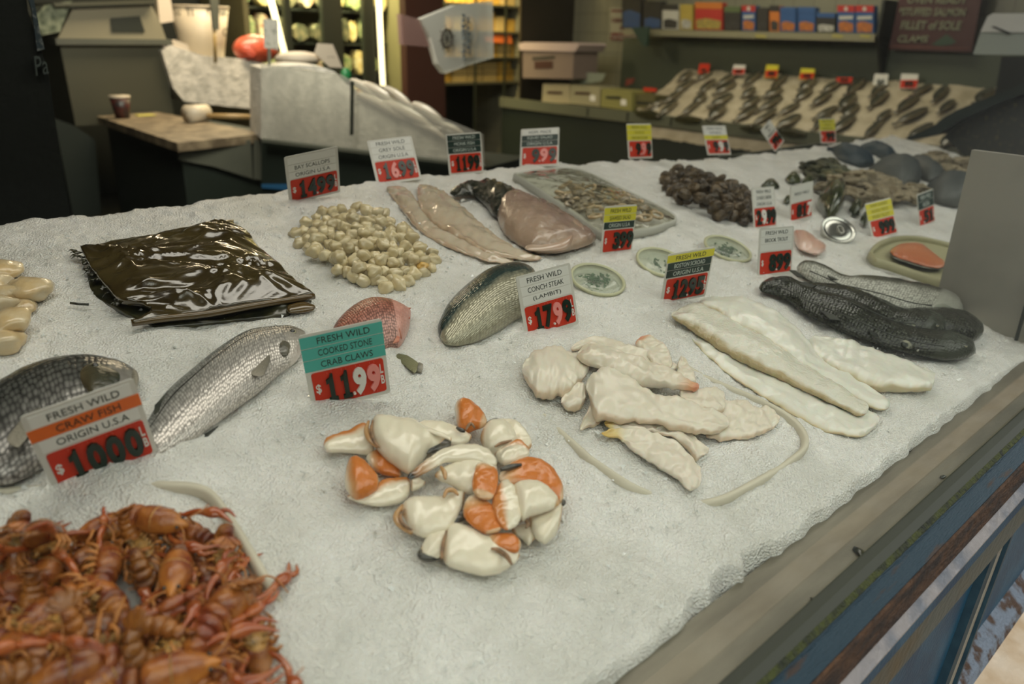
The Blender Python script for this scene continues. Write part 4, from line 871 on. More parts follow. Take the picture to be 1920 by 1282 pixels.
def crawfish(curl, label):
    """about 9 cm long, head towards +x, belly towards -z"""
    t = thing('crawfish', label, 'crawfish', (0, 0, 0), 'boiled crawfish heaped in the tray')
    UP = (0, 0, 1.)
    V3 = lambda L: [np.array(p, dtype=float) for p in L]
    prof = [(-.001, .0085), (.006, .0115), (.016, .0125), (.026, .0115), (.034, .0085), (.040, .005), (.046, .0015)]
    loft('carapace', V3([(x, r, .004+.012*min(1, max(0, x)/.04)*0) for x, r in prof]), V3([(x, -r, .004) for x, r in prof]), M['craw'], t, th=[.010, .0125, .013, .012, .009, .005, .002], n=30, k=22, cap=.05, under=.75, nrm=UP, endw=.5)
    MB().tube([np.array((.017, math.sin(a)*.0118, .004+math.cos(a)*.0125)) for a in np.linspace(-1.3, 1.3, 9)], .0008, 6).build('neck_groove', M['crawbelly'], t)
    # tail: six overlapping rings
    b = MB(); ang = 0; p = np.array([0., 0, .004]); rings = []
    for i in range(6):
        r = .0105-.0011*i; ang += curl; d = np.array([-math.cos(ang), 0, -math.sin(ang)]); L = .0072
        P = [p+d*L*f for f in (0, .25, .6, 1.0, 1.12)]; b.tube(P, [r*.86, r*1.02, r*1.06, r*.98, r*.8], 16); p = p+d*L
    b.build('tail', M['craw'], t)
    e = p; d = np.array([-math.cos(ang+curl), 0, -math.sin(ang+curl)]); side = np.array([0, 1., 0]); up = np.cross(side, d)
    fb = MB()
    for k in (-2, -1, 0, 1, 2):
        dd = d*math.cos(k*.45)+side*math.sin(k*.45)
        fb.tube([e+dd*q for q in (0, .004, .009, .013, .0145)], [.0015, .003, .0042, .0038, .0015], 8, flat=.3)
    fb.build('tail_fan', M['craw'], t)
    # belly plates and swimmerets
    bl = MB(); bl.ell((.012, 0, -.003), (.018, .009, .006), nu=14)
    for i in range(5):
        for s in (-1, 1): bl.tube([(.000+i*.006, s*.003, -.006), (-.001+i*.006, s*.007, -.009), (-.003+i*.006, s*.009, -.007)], .0011, 6)
    bl.build('belly', M['crawbelly'], t)
    for s in (-1, 1):
        for i in range(4):
            x0 = .004+i*.007; sp = .004*(i-1.2)
            MB().tube([(x0, s*.008, -.002), (x0+sp*.5, s*.0125, -.001), (x0+sp, s*.0145, -.007), (x0+sp*1.6+.004, s*.010, -.013)], [.0018, .0017, .0014, .0007], 7).build('leg', M['crawleg'], t)
        c = MB()
        c.tube(cr([(.028, s*.007, -.001), (.036, s*.013, .000), (.046, s*.016, .002), (.052, s*.015, .003)], 8), [.0020, .0022, .0024, .0026, .0028, .003, .0028, .0024], 8)
        c.tube(cr([(.051, s*.015, .003), (.058, s*.017, .003), (.066, s*.017, .003), (.074, s*.0145, .003), (.083, s*.0105, .003)], 12), [.0025, .0038, .0050, .0056, .0054, .0046, .0034, .0026, .0021, .0017, .0012, .0005], 10, flat=.75)
        c.tube(cr([(.066, s*.0195, .003), (.073, s*.0215, .003), (.083, s*.0165, .003)], 8), [.0014, .0026, .0024, .0021, .0018, .0014, .001, .0004], 8, flat=.8)
        c.build('claw', M['crawclaw'], t)
        MB().tube(cr([(.040, s*.002, .006), (.048, s*.008, .009), (.052, s*.016, .006), (.050, s*.026, .000)], 10), [.0007]*6+[.0005]*4, 5).build('antenna', M['crawleg'], t)
        MB().ell((.039, s*.0048, .0075), (.0017,)*3, nu=8, nv=6).build('eye', M['eye'], t)
    return t


CF = 'whole boiled crawfish in the heap by the craw fish tag'
cA = crawfish(.34, CF); cB = crawfish(.14, CF); cC = crawfish(.52, CF)
for c_ in (cA, cB, cC): index_kids(c_)
zr = zt(0, 880, 3.189)
# x, y (zoom pixels), lift, direction of the head in the picture (deg, 0 = right, 90 = up), roll, pitch, kind, scale
CR = [(1075, 560, .026, 262, 0, 0, 'A', 1.12, 'orange crawfish seen from the back near the middle of the heap, head down'),
      (870, 650, .020, 100, 170, 10, 'C', 1.0, 'crawfish turned belly up with ochre legs, just left of the orange one'),
      (310, 430, .024, 250, 20, -35, 'C', 1.15, 'round curled crawfish at the upper left with dark eyes'),
      (80, 420, .018, 280, 150, 0, 'C', 1.0, 'dark red curled crawfish at the far left edge'),
      (860, 300, .028, 340, 25, 0, 'B', 1.05, 'topmost dark red crawfish pointing right with its claw out'),
      (740, 330, .018, 200, 60, 0, 'C', .95, None),
      (560, 410, .012, 10, 0, 0, 'C', .85, 'small dark red crawfish tail between the two upper clusters'),
      (830, 450, .016, 300, 190, 0, 'A', 1.0, None),
      (1190, 420, .012, 150, 10, 0, 'B', .9, 'dark red crawfish tail near the tray corner'),
      (1330, 500, .014, 275, 165, 0, 'C', 1.05, 'crawfish with pale ochre belly beside the tray rim'),
      (1230, 690, .020, 120, 80, 0, 'C', 1.0, None),
      (600, 640, .026, 85, 80, 0, 'B', 1.0, 'crawfish standing on its side with ridged red tail left of the middle'),
      (1300, 900, .040, 58, 10, 10, 'B', 1.25, 'crawfish with two bright red claws raised to the right'),
      (1500, 960, .018, 285, 175, 0, 'A', 1.15, 'crawfish hanging down at the right end of the heap with ochre legs'),
      (1470, 830, .008, 80, 20, 0, 'C', .9, None),
      (60, 620, .014, 270, 185, 0, 'A', 1.0, None),
      (350, 830, .030, 230, 60, 10, 'A', 1.2, None), (230, 700, .018, 60, 20, 0, 'C', 1.0, None),
      (150, 880, .024, 250, 170, 0, 'A', 1.05, None),
      (620, 800, .030, 140, 100, 0, 'B', 1.1, None), (450, 600, .014, 30, 0, 0, 'C', .9, None),
      (930, 900, .026, 200, 120, 0, 'C', 1.1, None), (700, 980, .046, 195, 70, 0, 'B', 1.2, 'long crawfish lying across the lower part of the heap, pointing left'),
      (330, 1120, .044, 30, 150, 0, 'B', 1.35, 'big ochre bellied crawfish in the lower left corner'), (620, 1180, .040, 200, 20, 0, 'A', 1.2, None),
      (1000, 1130, .034, 40, 160, 0, 'A', 1.2, None), (1160, 1010, .032, 60, 60, 0, 'B', 1.1, None), (1320, 1200, .024, 120, 20, 0, 'A', 1.25, None),
      (860, 1270, .036, 10, 30, 0, 'A', 1.2, None), (110, 1180, .040, 220, 90, 0, 'A', 1.2, None), (1120, 1310, .026, 160, 90, 0, 'B', 1.1, None),
      (60, 1020, .040, 340, 100, 0, 'B', 1.1, None), (430, 980, .040, 120, 175, 0, 'A', 1.1, None), (1260, 1090, .020, 300, 90, 0, 'C', 1.0, None), (30, 800, .02, 90, 60, 0, 'A', 1.0, None), (480, 1330, .03, 30, 60, 0, 'A', 1.2, None)]
used = set()
for x, y, lf, hd, rl, pt, kd, sc_, lb in CR:
    src = {'A': cA, 'B': cB, 'C': cC}[kd]
    if kd in used: o = copy_tree(src)
    else: o = src; used.add(kd)
    px = zr([(x, y)])[0]; p = on_ice(*px, lf)
    q = on_ice(px[0]+20*math.cos(math.radians(hd)), px[1]-20*math.sin(math.radians(hd)), lf)
    yaw = math.atan2(q[1]-p[1], q[0]-p[0])
    R = Matrix.Rotation(yaw, 4, 'Z')@Matrix.Rotation(math.radians(pt), 4, 'Y')@Matrix.Rotation(math.radians(rl), 4, 'X')
    o.matrix_world = Matrix.Translation(Vector(p.tolist()))@R@Matrix.Scale(sc_*1.12, 4)
    if lb: o['label'] = lb
t = thing('serving_tray', 'cream plastic tray whose rounded corner shows right of the crawfish', 'tray', on_ice(250, 1150, -.03))
TR2 = [(-260, 1010), (-60, 930), (150, 912), (310, 908), (385, 918), (425, 960), (462, 1020), (500, 1085), (560, 1200), (590, 1300), (560, 1420), (300, 1520), (-100, 1500), (-300, 1300)]
tray_rim('rim', TR2, M['creamtray'], t, [0, 0, 0, .010, .013, .014, .014, .014, -.002, -.006, 0, 0, 0, 0], .011, .024)
tray_base(TR2, M['creamtray'], t, -.02)

# ------------------------------------------------------------------ small seafood scattered in heaps


def blob_mesh(name, m, r, seed, squash=(1, 1, .8), rough=.35, sub=3, cut=.0):
    bm = bmesh.new(); bmesh.ops.create_icosphere(bm, subdivisions=sub, radius=1)
    for v in bm.verts:
        d = v.co.normalized(); k = 1+rough*noise.noise(d*1.3+Vector((seed*7.1, seed*3.3, 0)))+rough*.3*noise.noise(d*3+Vector((seed, 0, 5)))
        v.co = Vector((d.x*squash[0]*r*k, d.y*squash[1]*r*k, d.z*squash[2]*r*k))
    for f in bm.faces: f.smooth = True
    me = bpy.data.meshes.new(name); bm.to_mesh(me); bm.free(); me.materials.append(m); return me


def inside(p, poly):
    x, y = p; c = False; n = len(poly)
    for i in range(n):
        x1, y1 = poly[i]; x2, y2 = poly[(i+1) % n]
        if (y1 > y) != (y2 > y) and x < (x2-x1)*(y-y1)/(y2-y1)+x1: c = not c
    return c


def heap(poly, n, dist, rng, maxlift, edge=30):
    out = []; tries = 0; xs = [p[0] for p in poly]; ys = [p[1] for p in poly]
    cx, cy = sum(xs)/len(xs), sum(ys)/len(ys)
    while len(out) < n and tries < 20000:
        tries += 1; p = (rng.uniform(min(xs), max(xs)), rng.uniform(min(ys), max(ys)))
        if inside(p, poly) and all((p[0]-q[0])**2+((p[1]-q[1])*1.35)**2 > dist*dist for q in out): out.append(p)
    return out


rg = random.Random(11)
M['scal'] = mat('bay_scallop_flesh', (.60, .50, .29), .25, (.68, .60, .40), 40, sss=.35, coat=.5, rnd=.13, bump=.08)
sm = [blob_mesh('bay_scallop', M['scal'], .0132, i, (1.0, .88, .9), .34) for i in range(7)]
poly = zs1([(10, 330), (90, 240), (160, 190), (250, 135), (320, 150), (400, 140), (530, 170), (570, 200), (660, 240), (700, 310), (770, 360), (850, 430), (810, 550), (700, 570), (640, 590), (560, 615), (490, 570), (400, 570), (270, 520), (300, 480), (230, 430), (130, 400)])
pts = heap(poly, 190, 16.5, rg, 0)
cx, cy = 690, 455
for i, (x, y) in enumerate(pts):
    e = max(0, 1-math.hypot((x-cx)/135, (y-cy)/80)); lf = .006+.026*e**.7+rg.uniform(-.002, .002)
    o = bpy.data.objects.new('bay_scallop', sm[i % 7]); COL.objects.link(o); o.location = on_ice(x, y, lf).tolist()
    o.rotation_euler = (rg.uniform(-.6, .6), rg.uniform(-.6, .6), rg.uniform(0, 6.3)); s_ = rg.uniform(.82, 1.18); o.scale = (s_*rg.uniform(.9, 1.2), s_, s_)
    tag(o, 'small cream coloured scallop in the heap below the bay scallops tag', 'scallop', 'bay scallops in a heap')
for i, (x, y) in enumerate(heap(poly, 60, 24, rg, 0)):
    e = max(0, 1-math.hypot((x-cx)/120, (y-cy)/68))
    if e < .12: continue
    o = bpy.data.objects.new('bay_scallop', sm[(i+3) % 7]); COL.objects.link(o); o.location = on_ice(x, y, .017+.026*e**.7).tolist()
    o.rotation_euler = (rg.uniform(-.6, .6), rg.uniform(-.6, .6), rg.uniform(0, 6.3)); s_ = rg.uniform(.85, 1.1); o.scale = (s_*1.08, s_, s_)
    tag(o, 'small cream coloured scallop in the heap below the bay scallops tag', 'scallop', 'bay scallops in a heap')
# supporting inner scallops are hidden; a few loose ones at the rim
M['scalo'] = mat('yellow_scallop_flesh', (.66, .42, .12), .25, sss=.3, coat=.5)
me = blob_mesh('bay_scallop', M['scalo'], .011, 3, (1.1, .85, .8), .4); o = bpy.data.objects.new('bay_scallop', me); COL.objects.link(o); o.location = on_ice(793, 500, .014).tolist()
tag(o, 'noticeably yellow scallop at the lower right of the scallop heap', 'scallop', 'bay scallops in a heap')
# sea scallops at the left edge
M['seascal'] = mat('sea_scallop_flesh', (.62, .46, .24), .22, (.66, .56, .38), 25, sss=.35, coat=.6, rnd=.12, bump=.15, bscale=100)
big = [blob_mesh('sea_scallop', M['seascal'], .030, 20+i, (1.05, .9, .5), .30) for i in range(4)]
for i, (x, y, lf, s_, lb) in enumerate([(30, 310, .012, .9, 'rearmost sea scallop at the left edge of the ice'), (140, 400, .018, 1.15, 'largest round sea scallop of the group at the left edge, nearest the seaweed bag'), (30, 420, .016, .85, 'pale sea scallop in the middle of the left edge group'), (40, 555, .022, 1.1, 'pinkish sea scallop at the front of the left edge group'), (100, 480, .006, .8, 'sea scallop half under the largest one'), (-30, 480, .012, 1.0, 'sea scallop cut by the left picture edge, behind the pinkish one'), (-10, 640, .008, 1.2, 'front sea scallop at the left edge, partly in the ice'), (-60, 380, .010, 1.1, 'sea scallop mostly outside the left picture edge')]):
    o = bpy.data.objects.new('sea_scallop', big[i % 4]); COL.objects.link(o); o.location = on_ice(*zb_([(x, y)])[0], lf).tolist(); o.scale = (s_,)*3; o.rotation_euler = (rg.uniform(-.2, .2), rg.uniform(-.2, .2), rg.uniform(0, 6))
    tag(o, lb, 'scallop', 'sea scallops at the left edge')

# clams: two ribbed shells each
M['clam'] = mat('brown_clam_shell', (.038, .024, .009), .4, (.085, .055, .022), 60, coat=.25, rnd=.5, bump=.3, bscale=140)


def clam_meshes(seed):
    r = random.Random(seed); out = []
    for sgn in (1, -1):
        V = []; F = []; nu, nv = 18, 7
        for j in range(nv+1):
            f = j/nv
            for i in range(nu):
                a = 2*math.pi*i/nu; rr_ = .0175*math.sin(f*math.pi/2)*(1+.12*math.cos(a)-.06*math.cos(2*a))
                z = .0105*math.cos(f*math.pi/2)**.8*(1+.25*math.cos(a))+.0006*math.sin(j*3.1)
                V.append((rr_*math.cos(a)*.92-.002, rr_*math.sin(a)*1.12, sgn*(z+.0002)))
        F = [(j*nu+i, (j+1)*nu+i, (j+1)*nu+(i+1) % nu, j*nu+(i+1) % nu) for j in range(nv) for i in range(nu)]+[list(range(nv*nu, nv*nu+nu))]
        me = bpy.data.meshes.new('shell_half'); me.from_pydata(V, [], F); me.materials.append(M['clam']); me.polygons.foreach_set('use_smooth', [True]*len(F))
        bm = bmesh.new(); bm.from_mesh(me); bmesh.ops.recalc_face_normals(bm, faces=bm.faces); bm.to_mesh(me); bm.free(); out.append(me)
    return out


cm = clam_meshes(1)
zq = zt(1000, 220, 3.77)
polyc = zq([(900, 445), (950, 400), (1040, 350), (1110, 370), (1290, 415), (1340, 450), (1420, 465), (1545, 550), (1560, 720), (1480, 745), (1430, 725), (1350, 700), (1230, 670), (1210, 600), (1140, 590), (1050, 590), (980, 550), (930, 490)])
pts = heap(polyc, 110, 12.5, rg, 0)
n0 = len(pts); pts += heap(zq([(960, 440), (1040, 370), (1290, 440), (1500, 560), (1500, 690), (1250, 620), (1060, 560)]), 34, 17, rg, 0)
for i, (x, y) in enumerate(pts):
    e = max(0, 1-math.hypot((x-1335)/90, (y-362)/50)); lf = .008+.028*e**.7+(.016 if i >= n0 else 0)
    t = bpy.data.objects.new('clam', None); t.empty_display_size = .01; COL.objects.link(t); t.location = on_ice(x, y, lf).tolist()
    t.rotation_euler = (rg.uniform(-1.3, 1.3), rg.uniform(-1.3, 1.3), rg.uniform(0, 6.3)); s_ = rg.uniform(.95, 1.2); t.scale = (s_,)*3
    tag(t, 'brown clam in the heap left of the cooked lobster tag', 'clam', 'brown clams in a heap')
    for me in cm:
        o = bpy.data.objects.new('shell_half', me); COL.objects.link(o); o.parent = t

# oysters and mussels at the far end
M['oyst'] = mat('tan_oyster_shell', (.16, .13, .075), .5, (.30, .25, .16), 30, bump=.8, bscale=70, rnd=.3)
M['oystg'] = mat('dark_green_oyster_shell', (.03, .038, .016), .45, (.11, .10, .045), 40, bump=.7, bscale=70, rnd=.4)
M['muss'] = mat('green_mussel_shell', (.025, .035, .012), .2, (.08, .09, .03), 30, coat=.6, rnd=.3)
om = [blob_mesh('oyster', M['oyst'], .042, 40+i, (1.25, .8, .42), .75, 4) for i in range(4)]
og = [blob_mesh('oyster', M['oystg'], .036, 50+i, (1.2, .8, .5), .75, 4) for i in range(3)]


def put(name, me, px, lf, s, lab, cat, grp, rz=None, rx=.3):
    o = bpy.data.objects.new(name, me); COL.objects.link(o); o.location = on_ice(*px, lf).tolist()
    o.rotation_euler = (rg.uniform(-rx, rx), rg.uniform(-rx, rx), rg.uniform(0, 6.3) if rz is None else rz); o.scale = (s,)*3; tag(o, lab, cat, grp); return o


for x, y in [(500, 340), (560, 370), (620, 350), (660, 330), (700, 380), (740, 360), (780, 400), (530, 410), (640, 410), (590, 330)]:
    put('oyster', og[int(x) % 3], ZB1([(x, y)])[0], .03, rg.uniform(.8, 1.15), 'dark green oyster in the cluster left of the blue fish', 'oyster', 'dark green oysters')
for x, y in [(720, 450), (780, 470), (850, 420), (900, 400), (950, 430), (1010, 430), (870, 480), (940, 500), (1020, 490), (1080, 520), (1000, 550), (1100, 470), (1160, 500), (1230, 520), (1280, 500), (1150, 560), (820, 530), (650, 500), (900, 560), (1240, 560)]:
    put('oyster', om[int(x+y) % 4], ZB1([(x, y)])[0], .03+.01*(y < 480), rg.uniform(.75, 1.15), 'tan oyster in the heap in front of the blue fish', 'oyster', 'tan oysters')
for x, y in [(1360, 290), (1430, 300), (1500, 310), (1570, 310), (1630, 340), (1480, 360), (1570, 380), (1400, 270), (1650, 390)]:
    put('oyster', om[int(x+y) % 4], ZB1([(x, y)])[0], .03, rg.uniform(.8, 1.1), 'oyster in the farthest heap beside the dark crate', 'oyster', 'farthest oysters')
for lb, pr, lf in [
    ('green shell left of the oysters, upper of two above the lobster tag', [((343, 425), (350, 450)), ((400, 410), (390, 465)), ((462, 440), (450, 470))], .016),
    ('green shell just above the cooked lobster tag', [((172, 475), (180, 495)), ((240, 455), (230, 500)), ((315, 490), (300, 510))], .016),
    ('green shell directly behind the tag with the white seven', [((460, 445), (470, 480)), ((520, 420), (510, 480)), ((560, 440), (550, 470))], .016),
    ('small dark green shell between the two white tags', [((328, 585), (335, 605)), ((360, 568), (355, 612)), ((400, 580), (390, 610))], .012),
    ('large green and tan mussel right of the tag with the white seven', [((560, 560), (575, 640)), ((640, 520), (640, 690)), ((720, 540), (700, 700)), ((770, 600), (745, 660))], .035),
    ('round green mussel next to the large one', [((790, 640), (800, 670)), ((840, 605), (835, 690)), ((905, 640), (890, 690))], .022),
    ('small green shell beside the salmon trout tag', [((872, 715), (880, 740)), ((910, 690), (905, 765)), ((945, 720), (935, 760))], .014)]:
    o = lpx('mussel', ZB(pr), M['muss'], None, tr=.36, lift=lf*.5, n=24, k=20, cap=.35, amp=.003, fq=60); tag(o, lb, 'mussel', 'green mussels on the ice')

# ------------------------------------------------------------------ bags of seaweed
M['seabag'] = mat('dark_brown_seaweed_film', (.042, .028, .008), .2, (.072, .052, .016), 14, coat=1, spec=.8, bump=.15, bscale=30)
M['seafold'] = mat('brown_film_fold', (.10, .062, .018), .22, coat=.8)
M['leaf'] = mat('black_green_leaf', (.012, .014, .006), .3, (.05, .045, .015), 40, coat=.5)


def sheet(name, L, R, m, parent, lift, amp, n=90, th=.004, seed=0):
    """wrinkled sheet between two edge curves L and R (pixels)"""
    Lc = cr([on_ice(*p, lift) for p in L], n); Rc = cr([on_ice(*p, lift) for p in R], n); V = []; nn_ = NRM(Lc[0])
    for k, sg in ((0, 1), (1, -1)):
        for i in range(n):
            for j in range(n):
                f = j/(n-1); p = Lc[i]*(1-f)+Rc[i]*f
                e = min(1, 6*min(f, 1-f, i/(n-1), 1-i/(n-1)))
                q = Vector((p[0]*9+p[1]*3, p[1]*11, seed)); q2 = q+Vector((noise.noise(q*.8), noise.noise(q*.8+Vector((9, 0, 0))), 0))*1.1
                w_ = 1-abs(noise.noise(q2*1.1))*2.2; w2 = 1-abs(noise.noise(q2*2.9+Vector((4, 2, 0))))*2
                h_ = amp*(.52*w_+.34*w2+.14*noise.noise(q2*9))+amp*.5
                V.append(p+nn_*(h_*(.25+.75*e)*(1 if sg > 0 else .0)-(0 if sg > 0 else th)))
    g = lambda k, i, j: k*n*n+i*n+j
    F = [(g(0, i, j), g(0, i+1, j), g(0, i+1, j+1), g(0, i, j+1)) for i in range(n-1) for j in range(n-1)]
    F += [(g(1, i, j), g(1, i, j+1), g(1, i+1, j+1), g(1, i+1, j)) for i in range(n-1) for j in range(n-1)]
    for i in range(n-1):
        F += [(g(0, i, 0), g(1, i, 0), g(1, i+1, 0), g(0, i+1, 0)), (g(0, i, n-1), g(0, i+1, n-1), g(1, i+1, n-1), g(1, i, n-1)), (g(0, 0, i), g(0, 0, i+1), g(1, 0, i+1), g(1, 0, i)), (g(0, n-1, i), g(1, n-1, i), g(1, n-1, i+1), g(0, n-1, i+1))]
    return mk(name, V, F, m, parent)


t = thing('seaweed_bag', 'wrinkled glossy brown bag of seaweed lying on the ice left of the scallops', 'bag', on_ice(370, 500))
sheet('bag', zb_([(372, 212), (420, 300), (500, 400), (560, 455), (660, 470), (700, 500), (612, 556)]), zb_([(1080, 88), (1090, 110), (1150, 145), (1190, 210), (1300, 300), (1370, 370), (1448, 425)]), M['seabag'], t, .020, .020)
MB().tube(cr([on_ice(*q, l) for q, l in zip(zb_([(608, 556), (760, 535), (950, 515), (1150, 480), (1300, 455), (1452, 432)]), (.018, .019, .02, .02, .019, .018))], 24), [.0055]*24, 10).build('folded_edge', M['seafold'], t)
lv = MB(); r2 = random.Random(4)
for k in range(26):
    f = r2.random(); x = 370+f*190+r2.uniform(-25, 10); y = 225+f*250+r2.uniform(-10, 15)
    p = on_ice(*zb_([(x, y)])[0], .016); q = on_ice(*zb_([(x-r2.uniform(10, 45), y+r2.uniform(-5, 25))])[0], .008)
    lv.tube([p, (p+q)/2+np.array([0, 0, .003]), q], [.004, .003, .0008], 6, flat=.4)
lv.build('ragged_edge', M['leaf'], t)
t = thing('seaweed_bundle', 'lower bundle of dark seaweed leaves showing under the glossy bag', 'seaweed', on_ice(500, 590))
sheet('leaves', zb_([(400, 330), (430, 420), (520, 480), (640, 545), (740, 590)]), zb_([(1200, 300), (1300, 380), (1380, 430), (1440, 460), (1330, 520)]), M['leaf'], t, .001, .014, n=60, seed=5)
lpx('leaf_end', za([((1320, 480), (1330, 510)), ((1400, 465), (1400, 508)), ((1463, 478), (1455, 495))]), M['seafold'], t, tr=.5, lift=.008)
MB().tube([on_ice(*q, .008) for q in zb_([(325, 463), (360, 468), (410, 470)])], .002, 6).build('stem', M['leaf'], t)
M['debris'] = mat('dark_flecks', (.05, .045, .03), .6)

# ------------------------------------------------------------------ squid salad in a film covered foam tray
M['foam'] = mat('white_foam_tray', (.52, .52, .46), .55)
t = thing('foam_tray', 'white foam tray with a wavy rim covered in clear film, holding squid salad', 'tray', on_ice(1110, 380))
FT = [(966, 326), (1020, 318), (1086, 318), (1170, 355), (1262, 402), (1240, 420), (1195, 430), (1135, 436), (1080, 400), (1010, 352)]
tray_rim('rim', FT, M['foam'], t, .020, .012, .022)
tray_base(FT, M['foam'], t, .003)
C0 = [on_ice(*p, .024) for p in FT]; cc = np.mean([on_ice(*p, .036) for p in FT], axis=0); Cc = cr(C0+[C0[0]], 80)[:-1]; V = list(Cc)+[cc+(p-cc)*.6+np.array([0, 0, .010+.003*math.sin(i*.9)]) for i, p in enumerate(Cc)]+[cc+(p-cc)*.25+np.array([0, 0, .012]) for p in Cc]+[cc+np.array([0, 0, .012])]
n = len(Cc); F = [(i, (i+1) % n, n+(i+1) % n, n+i) for i in range(n)]+[(n+i, n+(i+1) % n, 2*n+(i+1) % n, 2*n+i) for i in range(n)]+[(2*n+i, 2*n+(i+1) % n, 3*n) for i in range(n)]
mk('cling_film', V, F, M['film'], t, True)
M['squid'] = mat('tan_squid_ring', (.42, .31, .17), .25, (.52, .42, .26), 60, coat=.5, rnd=.2, sss=.15); M['tent'] = mat('purple_grey_squid', (.20, .17, .12), .3, (.38, .30, .18), 80, coat=.4, rnd=.3)
r3 = random.Random(8)
ps = zq([(190, 470), (440, 490), (700, 560), (900, 690), (780, 730), (640, 720), (440, 700), (330, 660), (180, 560)])
for i, (x, y) in enumerate(heap(ps, 60, 12, r3, 0)):
    p = on_ice(x, y, .018+r3.uniform(0, .014)); kind = i % 3
    if kind == 0:
        R_ = rot(r3.uniform(0, 6), r3.uniform(-.5, .5), r3.uniform(-.5, .5)); rr_ = r3.uniform(.014, .020)
        o = MB().tube([p+R_@np.array([rr_*math.cos(a), rr_*.8*math.sin(a), 0]) for a in np.linspace(0, 6.283, 19)], .0042, 8, caps=False).build('squid_ring', M['squid']); tag(o, 'pale squid ring in the film covered tray', 'squid piece', 'squid rings in the tray')
    elif kind == 1:
        me = blob_mesh('squid_tentacle', M['tent'], .013, i, (1.3, .8, .7), .9, 3); o = bpy.data.objects.new('squid_tentacle', me); COL.objects.link(o); o.location = p.tolist(); o.rotation_euler = (0, 0, r3.uniform(0, 6)); tag(o, 'knotted brown squid piece in the film covered tray', 'squid piece', 'squid pieces in the tray')
    else:
        a0 = r3.uniform(0, 6); P = [p+np.array([.018*(f-.5)*math.cos(a0)+.006*math.sin(f*6)*math.sin(a0), .03*(f-.5)*math.sin(a0), .004*math.sin(f*3)]) for f in np.linspace(0, 1, 9)]
        o = MB().tube(P, [.002, .004, .005, .005, .005, .0045, .004, .003, .0015], 8).build('squid_strip', M['squid']); tag(o, 'tan squid strip in the film covered tray', 'squid piece', 'squid strips in the tray')

# ------------------------------------------------------------------ tubs of seaweed salad
M['tub'] = mat('white_plastic_tub', (.66, .67, .60), .35); M['lid'] = clear_mat('frosted_lid', (.9, .92, .85), 1.0, .22, (.5, .55, .46), .1)
M['salad'] = mat('green_seaweed_strands', (.015, .10, .035), .35, (.06, .16, .06), 60, rnd=.2); M['yrim'] = mat('pale_yellow_lid_rim', (.50, .50, .32), .35)
for (cx_, cy_, lab, tilt, rr_) in [(1118, 533, 'round clear lidded tub of seaweed salad beside the conch steak tag', .20, .056), (1237, 500, 'round lidded tub behind the Boston scroad tag with little green visible', .22, .056), (1361, 474, 'round lidded tub of seaweed salad right of the Boston scroad tag', .22, .058)]:
    p = on_ice(cx_, cy_, .0); n_ = NRM(p); n_ = n_+np.array([-.25, -.35, 0])*tilt*2; n_ /= np.linalg.norm(n_); a = np.cross(n_, [0, 1, 0]); a /= np.linalg.norm(a); b_ = np.cross(n_, a)
    t = thing('salad_tub', lab, 'tub', p, 'seaweed salad tubs')
    ring = lambda r, h: [p+n_*h+r*(math.cos(q)*a+math.sin(q)*b_) for q in np.linspace(0, 2*math.pi, 37)[:-1]]

    def rev(name, prof, m, cap0=False, cap1=False):
        V = []; k = 36
        for r, h in prof: V += ring(r, h)
        F = [(i*k+j, i*k+(j+1) % k, (i+1)*k+(j+1) % k, (i+1)*k+j) for i in range(len(prof)-1) for j in range(k)]
        if cap0: F.append(list(range(k)))
        if cap1: F.append([(len(prof)-1)*k+j for j in range(k)])
        return mk(name, V, F, m, t)
    rev('tub', [(rr_*.8, -.03), (rr_*.97, .006), (rr_, .010), (rr_*.93, .010), (rr_*.80, -.02), (rr_*.1, -.02)], M['tub'], True, True)
    rev('lid', [(rr_*.94, .0105), (rr_*.94, .013), (rr_*.5, .0135), (rr_*.02, .0138)], M['lid'], False, True)
    rev('lid_rim', [(rr_*.93, .010), (rr_*1.03, .010), (rr_*1.04, .014), (rr_*.97, .0165), (rr_*.92, .013)], M['yrim'])
    s = MB(); r4 = random.Random(cx_)
    for k in range(110 if cx_ != 1237 else 30):
        q0 = p+n_*r4.uniform(-.004, .011)+a*r4.gauss(0, .016)+b_*r4.gauss(0, .013); d0 = a*r4.uniform(-1, 1)+b_*r4.uniform(-1, 1); d1 = a*r4.uniform(-1, 1)+b_*r4.uniform(-1, 1)
        s.tube([q0, q0+d0*.007, q0+(d0+d1)*.007], [.0017, .0018, .0008], 5)
    o = s.build('seaweed_salad', M['salad']); tag(o, 'green seaweed strands inside the '+{1118: 'tub beside the conch steak tag', 1237: 'tub behind the Boston scroad tag', 1361: 'tub right of the Boston scroad tag'}[cx_], 'seaweed', kind='stuff')

# ------------------------------------------------------------------ pull tab can, salmon
M['tin'] = mat('can_metal', (.55, .55, .50), .25, metal=1)
p = on_ice(1568, 437, .012); n_ = np.array([-.35, -.45, .82]); n_ /= np.linalg.norm(n_); a = np.cross(n_, [0, 0, 1]); a /= np.linalg.norm(a); b_ = np.cross(n_, a)
t = thing('metal_can', 'silver pull tab can leaning in the ice right of the brook trout tag', 'can', p)
ring = lambda r, h: [p+n_*h+r*(math.cos(q)*a+math.sin(q)*b_) for q in np.linspace(0, 2*math.pi, 33)[:-1]]


def rev2(name, prof, m, par, k=32, c0=False, c1=False):
    V = []
    for r, h in prof: V += ring(r, h)
    F = [(i*k+j, i*k+(j+1) % k, (i+1)*k+(j+1) % k, (i+1)*k+j) for i in range(len(prof)-1) for j in range(k)]
    if c0: F.append(list(range(k)))
    if c1: F.append([(len(prof)-1)*k+j for j in range(k)])
    return mk(name, V, F, m, par)


